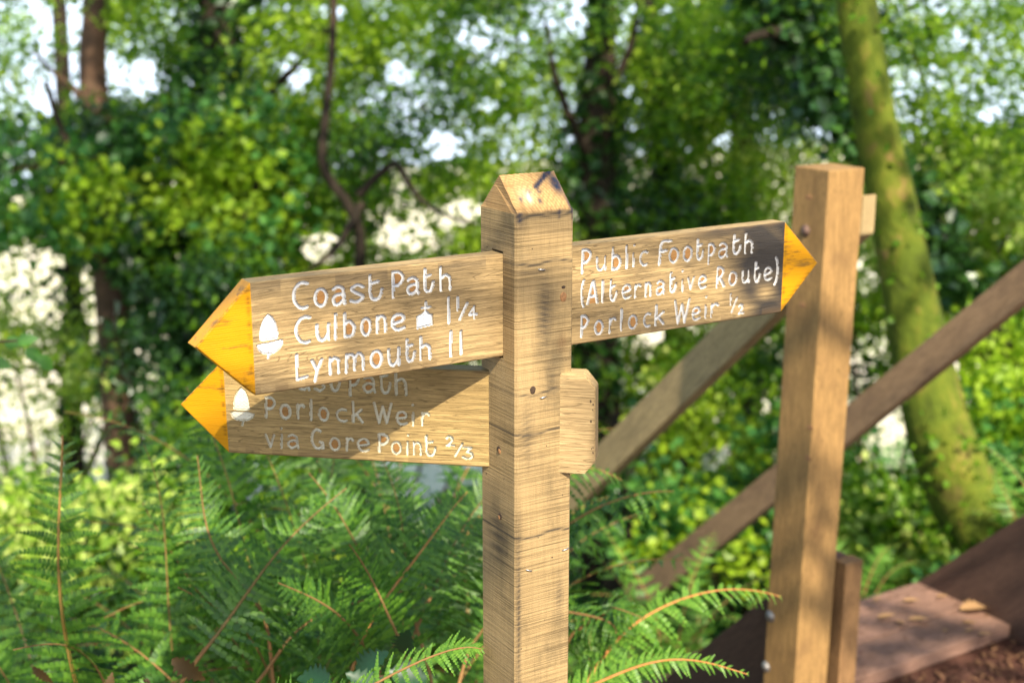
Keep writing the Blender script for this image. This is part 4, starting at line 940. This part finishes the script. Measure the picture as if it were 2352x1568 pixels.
# ---------------------------------------------------------------- ferns
M_STALK = bark_mat('fern_stalk', [(.28, .11, .03), (.38, .17, .05), (.46, .24, .09)], (20, 20, 8), .001)
M_STALKD = bark_mat('fern_stalk_dark', [(.14, .075, .03), (.22, .12, .045), (.30, .16, .06)], (20, 20, 8), .001)
def frond(parent, base, p0, p1, p2, width, mat, stalk, r, nrm=None, pairs=26, lobes=9, start=.2, r0=.0045, scales=False, droop=.25, label=None):
    p0, p1, p2 = map(np.asarray, (p0, p1, p2))
    nrm = vnorm(np.asarray(nrm, float)) if nrm is not None else vnorm(np.array([r.normal(0, .3), -.8, .8]))
    tt = np.linspace(0, 1, 24)[:, None]; wa = r.normal(0, .012, 3); wp = r.uniform(0, 6)
    wv = lambda t: wa * np.sin(t * 7 + wp) * np.minimum(1, t * 3)
    C = (1 - tt) ** 2 * p0 + 2 * tt * (1 - tt) * p1 + tt ** 2 * p2 + wv(tt)
    Cr = C[int(24 * start):]; Vr, Fr = tube(Cr - base, np.linspace(r0 * .75, r0 * .2, len(Cr)), 5)
    Vs, Fs = tube(C - base, np.linspace(r0, r0 * .22, 24), 6, .03, 1)
    length = np.linalg.norm(np.diff(C, axis=0), axis=1).sum()
    ts = np.linspace(start, .995, pairs)
    Vb = []; Fb = []; nb = 0
    gap = length * (1 - start) / pairs
    ls = np.linspace(0, 1, lobes + 1)
    for i, tq in enumerate(ts):
        P = (1 - tq) ** 2 * p0 + 2 * tq * (1 - tq) * p1 + tq ** 2 * p2 + wv(tq); T = vnorm(2 * (1 - tq) * (p1 - p0) + 2 * tq * (p2 - p1))
        S_ = vnorm(np.cross(T, nrm)); N_ = np.cross(S_, T)
        f = (tq - start) / (1 - start)
        ln = width * min(1, .55 + f * 2.4) * (1 - f) ** .72 * r.uniform(.82, 1.1) + .006
        pw = min(gap * .44, ln * .15) * (.9 + .2 * r.uniform())
        for sd in (-1, 1):
            ph = math.radians(r.normal(9, 4)) + f * .45
            if r.uniform() < .03: continue
            D = vnorm(S_ * sd * math.cos(ph) + T * math.sin(ph) + N_ * r.normal(0, .22)); Wd = vnorm(np.cross(N_, D)) * sd
            A = P + D * 0
            dr_ = np.array([0, 0, -droop * ln * r.uniform(.3, 1.9)]) + T * ln * .10
            def ctr(s): return A + D * ln * s + dr_ * s * s
            prof = lambda s: pw * (1 - s ** 1.6) * .98 + .0008
            for q in range(lobes):
                s0, s1 = ls[q], ls[q + 1]; c0, c1 = ctr(s0), ctr(s1); w0 = prof((s0 + s1) / 2)
                ax = D * ln * (s1 - s0)
                for s2 in (-1, 1):
                    up_ = N_ * w0 * -.12
                    Vb += [c0, c1, c0 + ax * 1.12 + Wd * s2 * w0 * .92 + up_, c0 + ax * .38 + Wd * s2 * w0 + up_]
                    Fb.append((nb, nb + 1, nb + 2, nb + 3)); nb += 4
    o = mesh_obj('frond', np.concatenate([np.array(Vb) - base, Vr]), np.concatenate([np.array(Fb), Fr + len(Vb)]), mat, parent)
    if scales:
        a = Acc(); a.add(Vs, Fs)
        for q in range(150):
            tq = r.uniform(0, .55) ** 1.1; P = (1 - tq) ** 2 * p0 + 2 * tq * (1 - tq) * p1 + tq ** 2 * p2 - base
            d = vnorm(r.normal(0, 1, 3)); s = r.uniform(.004, .010) * (1 - tq * .8); e = vnorm(np.cross(d, [0, 0, 1.])) * .0016
            a.add(np.array([P - e, P + e, P + d * s + e * .2 - [0, 0, s * .3], P + d * s - e * .2 - [0, 0, s * .3]]), np.array([[0, 1, 2, 3]]))
        Vs, Fs = a.arrays()
    mesh_obj('stalk', Vs, Fs, stalk, o, True)
    if label: o['label'] = label
    return o
G3 = 'ferns on the bank'
def fern(label, foot, fronds, seed, rnd=0, height=1.0, mat=L_FERN, stalk=M_STALKD, width=.16, pairs=24, lobes=8, group=G3, spread=.75):
    r = np.random.default_rng(seed); f = np.array(foot, float)
    root = empty('fern', tuple(f), None, label, 'fern', group)
    for k in fronds:
        kw = dict(mat=mat, stalk=stalk, width=width, pairs=pairs, lobes=lobes); kw.update(k)
        a, b, c = kw.pop('p'); frond(root, f, f if a is None else at(*a), at(*b), at(*c), kw.pop('width'), kw.pop('mat'), kw.pop('stalk'), r, **kw)
    for i in range(rnd):
        az = 2 * math.pi * (i + r.uniform(-.3, .3)) / max(rnd, 1); d = np.array([math.cos(az), math.sin(az), 0]); h = height * r.uniform(.75, 1.1)
        p1 = f + d * h * .18 + [0, 0, h * .85]; p2 = f + d * h * spread * r.uniform(.7, 1.1) + [0, 0, h * r.uniform(.75, 1.0)]
        frond(root, f, f, p1, p2, width * r.uniform(.85, 1.1), mat, stalk, r, nrm=[-d[0] * .5, -d[1] * .5, 1.0], pairs=pairs, lobes=lobes)
    return root
def gpt(px, d, dz=0.0):                            # a foot on the ground under a seen column
    p = at(px, 784, d); return (p[0], p[1], float(terrain(p[0], p[1])) + dz)
FACE = (0, -1, .35)
fern('tall fern with an orange scaly upright stalk at the left', gpt(185, 2.75), [
    dict(p=(None, (150, 1500, 2.75), (125, 1000, 2.75)), width=.17, stalk=M_STALK, r0=.0075, scales=True, start=.42, pairs=24, nrm=FACE, lobes=12, droop=.22),
    dict(p=(None, (560, 1500, 3.0), (300, 1030, 3.0)), width=.14, nrm=FACE, start=.35),
    dict(p=(None, (40, 1500, 3.2), (-60, 1120, 3.3)), width=.14, nrm=FACE, start=.35),
    dict(p=(None, (20, 1500, 2.9), (-180, 1330, 2.9)), width=.12, nrm=(0, -.3, 1), start=.35),
    dict(p=(None, (330, 1400, 2.7), (30, 1470, 2.4)), width=.10, nrm=(0, -.3, 1), start=.30)], 101)
fern('fern reaching up to the tip of the lower finger board', gpt(700, 3.1), [
    dict(p=(None, (620, 1300, 3.1), (420, 900, 3.1)), width=.19, nrm=FACE, start=.40, pairs=28),
    dict(p=(None, (760, 1400, 3.0), (610, 1010, 3.2)), width=.15, nrm=FACE, start=.4),
    dict(p=(None, (520, 1400, 3.0), (330, 1150, 3.0)), width=.16, nrm=FACE, start=.35),
    dict(p=(None, (700, 1250, 3.3), (760, 1000, 3.4)), width=.15, nrm=FACE, start=.4),
    dict(p=(None, (640, 1500, 2.8), (420, 1330, 2.6)), width=.13, nrm=(0, -.6, 1), start=.35)], 102, rnd=3, height=.9)
fern('fern with long stalks slanting right below the lower board', gpt(620, 2.6), [
    dict(p=((380, 1640, 2.55), (500, 1380, 2.6), (800, 1120, 2.8)), width=.15, stalk=M_STALKD, r0=.0048, scales=True, start=.30, nrm=FACE),
    dict(p=((640, 1640, 2.7), (560, 1300, 2.7), (440, 1060, 2.8)), width=.13, start=.4, nrm=FACE),
    dict(p=((780, 1640, 2.6), (880, 1300, 2.7), (1080, 1130, 2.9)), width=.15, stalk=M_STALK, r0=.0045, start=.3, nrm=FACE),
    dict(p=((520, 1640, 2.6), (700, 1400, 2.7), (960, 1330, 2.9)), width=.13, start=.35, nrm=(0, -.6, 1))], 103, rnd=2, height=.85)
fern('dense fern beside the post with brown stalks', gpt(960, 3.0), [
    dict(p=((960, 1640, 2.9), (900, 1300, 2.9), (700, 1080, 2.9)), width=.17, start=.38, nrm=FACE),
    dict(p=((1000, 1640, 2.9), (960, 1330, 2.9), (870, 1050, 3.0)), width=.15, start=.4, nrm=FACE),
    dict(p=((900, 1600, 3.0), (1000, 1250, 3.0), (1180, 1080, 3.1)), width=.15, start=.4, nrm=FACE),
    dict(p=((1040, 1640, 2.8), (1100, 1380, 2.8), (1260, 1260, 2.8)), width=.15, start=.35, nrm=FACE),
    dict(p=((920, 1640, 2.7), (840, 1420, 2.6), (640, 1330, 2.5)), width=.15, start=.3, nrm=(0, -.8, 1)),
    dict(p=((1000, 1640, 2.7), (900, 1400, 2.6), (800, 1250, 2.5)), width=.14, start=.3, nrm=(0, -.8, 1))], 104, rnd=6, height=.85)
fern('shaded fern filling the bank between the stalks', gpt(820, 3.6), [], 105, rnd=9, height=1.15, width=.17)
fern('bushy fern to the left of the post at mid height', gpt(1080, 3.5), [], 106, rnd=8, height=1.1, width=.16)
fern('shaded fern behind the slanting stalks', gpt(500, 3.9), [], 107, rnd=8, height=1.1, width=.16)
fern('bright green fern at the bottom centre by the post', gpt(700, 2.3, -.1), [
    dict(p=((640, 1760, 2.3), (760, 1560, 2.2), (1090, 1500, 2.15)), width=.085, mat=L_FERNL, nrm=(0, -.5, 1), start=.2, pairs=34),
    dict(p=((560, 1760, 2.3), (600, 1600, 2.2), (900, 1570, 2.1)), width=.08, mat=L_FERNL, nrm=(0, -.5, 1), start=.2, pairs=30)], 108)
fern('fern right of the post with an arching frond', gpt(1350, 3.0), [
    dict(p=((1330, 1600, 2.95), (1480, 1300, 3.0), (1790, 1372, 3.1)), width=.10, stalk=M_STALK, r0=.0045, mat=L_FERNL, nrm=(-.2, -.5, 1), start=.12, pairs=26, droop=.5),
    dict(p=((1300, 1520, 3.1), (1330, 1340, 3.0), (1500, 1420, 2.9)), width=.12, nrm=(0, -.5, 1), start=.1, droop=.5),
    dict(p=((1240, 1420, 3.1), (1330, 1370, 3.0), (1430, 1480, 2.9)), width=.11, nrm=(0, -.6, 1), start=.1, droop=.5)], 109)
fern('pale fern frond pointing right near the frame bottom', gpt(1250, 2.6), [
    dict(p=((1180, 1640, 2.6), (1420, 1500, 2.6), (1720, 1538, 2.55)), width=.06, mat=L_FERNL, stalk=M_STALK, nrm=(0, -.6, 1), start=.1, pairs=36, lobes=8)], 110)
fern('small fern frond emerging behind the post on the right', gpt(1200, 3.2), [
    dict(p=((1180, 1330, 3.2), (1340, 1120, 3.1), (1545, 1130, 3.1)), width=.11, mat=L_FERN, nrm=(.1, -.4, 1), start=.25, pairs=16, droop=.7),
    dict(p=((1150, 1330, 3.2), (1240, 1060, 3.1), (1430, 1090, 3.2)), width=.09, mat=L_FERN, nrm=(.1, -.4, 1), start=.25, pairs=16, droop=.5)], 111)
fern('fern at the left edge with fronds low over the slope', gpt(-150, 3.4), [], 112, rnd=8, height=.95, width=.14)
rr_ = np.random.default_rng(55)
FL = ['distant fern on the slope left of the ivy-clad tree', 'distant fern behind the tall orange stalk', 'distant fern below the lower finger board', 'distant fern behind the dense fern patch', 'distant fern seen right of the post under the handrail',
      'distant fern below the handrail end', 'distant fern left of the near stringer', 'distant fern at the right frame edge beyond the mossy tree', 'distant fern above the far stringer at the right', 'distant fern just behind the landing']
for lb, (px, d) in zip(FL, [(250, 6.0), (120, 5.2), (620, 5.6), (900, 5.0), (1400, 5.6), (1560, 4.9), (1650, 6.0), (2420, 5.7), (2470, 4.9), (2000, 5.4)]):
    fern(lb, gpt(px, d), [], int(px), rnd=7, height=.75 if px < 1700 else .5, width=.13, mat=L_FERNL if px > 1300 or d > 5.5 else L_FERN, pairs=16, lobes=4)

# ---------------------------------------------------------------- broad leaves in the foreground left
L_LITTER = leaf_mat('litter_leaves', [(.05, .024, .014), (.10, .048, .026), (.19, .10, .05), (.07, .032, .02), (.14, .055, .035)], .05, .8, .15)
def big_leaf(name, label, cat, P, direction, normal, length, width, mat, group=None, teeth=0, curl=.15):
    d = vnorm(np.array(direction, float)); nn = np.array(normal, float); nn = vnorm(nn - d * (nn @ d)); s = np.cross(nn, d)
    n = 14; V = []; F = []
    for i in range(n + 1):
        f = i / n; w = width * .5 * math.sin(math.pi * f ** .8) ** .8 if 0 < f < 1 else .0008
        if teeth: w *= 1 + .28 * (1 if i % 2 else -1) * (0 < i < n)
        c = d * length * f - nn * curl * length * f * f
        V += [c + s * w + nn * w * .35, c, c - s * w + nn * w * .35]
    for i in range(n):
        a = i * 3; F += [(a, a + 1, a + 4, a + 3), (a + 1, a + 2, a + 5, a + 4)]
    o = mesh_obj(name, np.array(V), np.array(F), mat, None, True); o.location = tuple(P)
    return tag(o, label, cat, group)
def holly():
    f = np.array(gpt(900, 2.5)); root = empty('holly_sprig', tuple(f), None, 'dark glossy holly leaves low beside the ferns', 'holly', None)
    r = np.random.default_rng(5); tips = [(820, 1545, 2.45), (930, 1500, 2.45), (980, 1560, 2.45), (760, 1560, 2.5), (880, 1590, 2.4)]
    Q = spline([f, at(860, 1640, 2.5), at(900, 1550, 2.45)], 12) - f; V, F = tube(Q, np.linspace(.006, .003, 12), 6); mesh_obj('stem', V, F, B_BROWN, root, True)
    for i, t_ in enumerate(tips):
        o = big_leaf('leaf', None, None, at(*t_) - f, (r.uniform(-1, 1), -.2, r.uniform(.1, .7)), (0, -.8, .8), .075, .045, L_HOLLY, teeth=1); o.parent = root
        for k_ in ('label', 'category'):
            if k_ in o: del o[k_]
holly()
def bramble():
    pts = [(355, 1640, 2.5), (330, 1560, 2.45)]
    f = np.array(gpt(340, 2.5)); root = empty('dying_plant', tuple(f), None, 'brown withered leaves at the bottom left edge of the photo', 'plant', None)
    Q = spline([f, at(*pts[0]), at(*pts[1])], 10) - f; V, F = tube(Q, np.linspace(.005, .002, 10), 6); mesh_obj('stem', V, F, B_BROWN, root, True)
    for P, d, l, w in (((395, 1512, 2.4), (1, -.1, -.75), .07, .030), ((250, 1590, 2.4), (.15, 0, 1), .035, .018), ((75, 1530, 2.5), (.7, 0, -.8), .05, .016)):
        o = big_leaf('leaf', None, None, at(*P) - f, d, (0, -1, .5), l, w, L_WITHER, teeth=1, curl=.3); o.parent = root
bramble()
def twig():
    root = empty('leafy_twig', tuple(at(-260, 900, 3.4)), None, 'twig of green lobed leaves reaching in at the left edge', 'twig', None); b = np.array(root.location)
    Q = spline([at(-260, 900, 3.4), at(-80, 800, 3.4), at(60, 780, 3.4)], 12) - b; V, F = tube(Q, np.linspace(.008, .002, 12), 6); mesh_obj('stem', V, F, B_BROWN, root, True)
    r = np.random.default_rng(9)
    for i, (x, y) in enumerate([(-60, 800), (10, 790), (60, 800), (90, 815), (40, 785), (-20, 830)]):
        o = big_leaf('leaf', None, None, at(x, y, 3.4 + r.uniform(-.05, .05)) - b, (r.uniform(.2, 1), 0, r.uniform(-.9, .2)), (0, -1, .6), .05, .034, L_BLUE, teeth=1); o.parent = root
twig()

# ---------------------------------------------------------------- fallen leaves and litter
def on_land(px, py, z=.003):
    r_ = at(px, py, 1) - O; return O + r_ * ((z - EYE) / r_[2])
FLV = [(3275, 2250, 1.0, 'yellow-brown curled fallen leaf alone at the back of the landing', .030, (.9, .3)), (3385, 2250, .2, 'thin yellow-green fallen leaf lying crosswise near the back of the landing', .055, (1, -.3)),
       (3290, 2315, 2.2, 'dark orange fallen leaf nearest the newel post', .06, (1, .1)), (3355, 2325, 2.6, 'small olive fallen leaf in the middle pair on the landing', .045, (.6, -.8)), (3405, 2320, .5, 'broad tan fallen leaf in the middle of the landing', .065, (1, -.3)),
       (3600, 2285, .1, 'large three-pointed tan fallen leaf by the far stringer', .105, (1, -.1)), (3610, 2330, 1.1, 'tan fallen leaf just below the large pointed one', .045, (.8, -.5)), (3620, 2365, 1.4, 'small tan fallen leaf second below the large pointed one', .03, (1, .2)),
       (3665, 2375, 1.8, 'narrow tan fallen leaf near the front right of the landing', .045, (1, -.3)), (3510, 2235, 1.2, 'orange fallen leaf against the foot of the far stringer', .04, (1, -.2)), (3535, 2365, .3, 'tiny pale fallen leaf in front of the big pointed leaf', .022, (1, .3))]
for x, y, a, lb, s, d in FLV:
    P = on_land(x * 2352 / 3840, y * 2352 / 3840, .008)
    three = 'three-pointed' in lb
    o = big_leaf('fallen_leaf', lb, 'leaf', P, (d[0], d[1], .05), (.1 * math.cos(a * 5), .1, 1), s, s * (.8 if three else .5), L_DEAD, 'fallen leaves on the landing', teeth=1 if three else 0, curl=-.12)
def litter():
    r = np.random.default_rng(3); n = 5200
    s = r.uniform(-.9, 2.2, n); t = .03 - np.abs(r.normal(0, .55, n)) - .004
    P = np.array([NC[0], NC[1], 0]) + s[:, None] * e1 + t[:, None] * e2; P[:, 2] = terrain(P[:, 0], P[:, 1]) + r.uniform(.004, .018, n)
    nrm = vnorm(r.normal(0, .28, (n, 3)) + [0, 0, 1]); d = vnorm(np.cross(nrm, r.normal(0, 1, (n, 3)))); q = np.cross(nrm, d); L_ = r.uniform(.010, .045, n)[:, None]; w = L_ * r.uniform(.18, .55, (n, 1))
    V = np.stack([P - d * L_ / 2, P + q * w / 2 + nrm * .002, P + d * L_ / 2 + nrm * L_ * .12, P - q * w / 2 + nrm * .002], 1).reshape(-1, 3)
    tag(mesh_obj('leaf_litter', V, np.arange(4 * n).reshape(-1, 4), L_LITTER), 'brown leaf litter and twigs on the path by the landing', 'leaf litter', kind='stuff')
    m_ = 190; ls_ = r.uniform(.14, .95, m_); lt = r.uniform(.05, .43, m_); P = np.array([NC[0], NC[1], 0]) + ls_[:, None] * e1 + lt[:, None] * e2; P[:, 2] = .004
    d = vnorm(np.c_[r.normal(0, 1, (m_, 2)), np.zeros(m_)]); q = np.cross([0, 0, 1.], d); L2 = r.uniform(.004, .018, m_)[:, None]; w = L2 * r.uniform(.2, .6, (m_, 1)); zz = np.array([0, 0, 1.])
    V2 = np.stack([P - d * L2 / 2, P + q * w / 2 + zz * .001, P + d * L2 / 2 + zz * L2 * .15, P - q * w / 2 + zz * .001], 1).reshape(-1, 3)
    tag(mesh_obj('leaf_crumbs', V2, np.arange(4 * m_).reshape(-1, 4), L_LITTER), 'crumbs of leaf and bark strewn over the plank landing', 'leaf litter', kind='stuff')
    # low plants covering the slope
    n = 52000; x = r.uniform(-6, 7, n); y = r.uniform(2.4, 13, n); t = (x - NC[0]) * e2[0] + (y - NC[1]) * e2[1]; ok = (t > .55) & ~((abs((x - NC[0]) * e1[0] + (y - NC[1]) * e1[1] - .52) < .6) & (t < 1.6)); x, y = x[ok], y[ok]
    pat = .5 + .5 * np.sin(x * 1.7 + 1.3 * np.sin(y * 1.1)); h = r.uniform(.01, .13, len(x)) * (.5 + pat); P = np.stack([x, y, terrain(x, y) + h], 1)
    V, F = leaf_quads(P, r.uniform(.035, .085, len(P)), r, .9)
    tag(mesh_obj('ground_cover', V, F, L_GROUND), 'low soft green plants covering the slope below the path', 'ground cover', kind='stuff')
litter()
print('LEAVES', NLEAF[0], 'objects', len(S.objects))
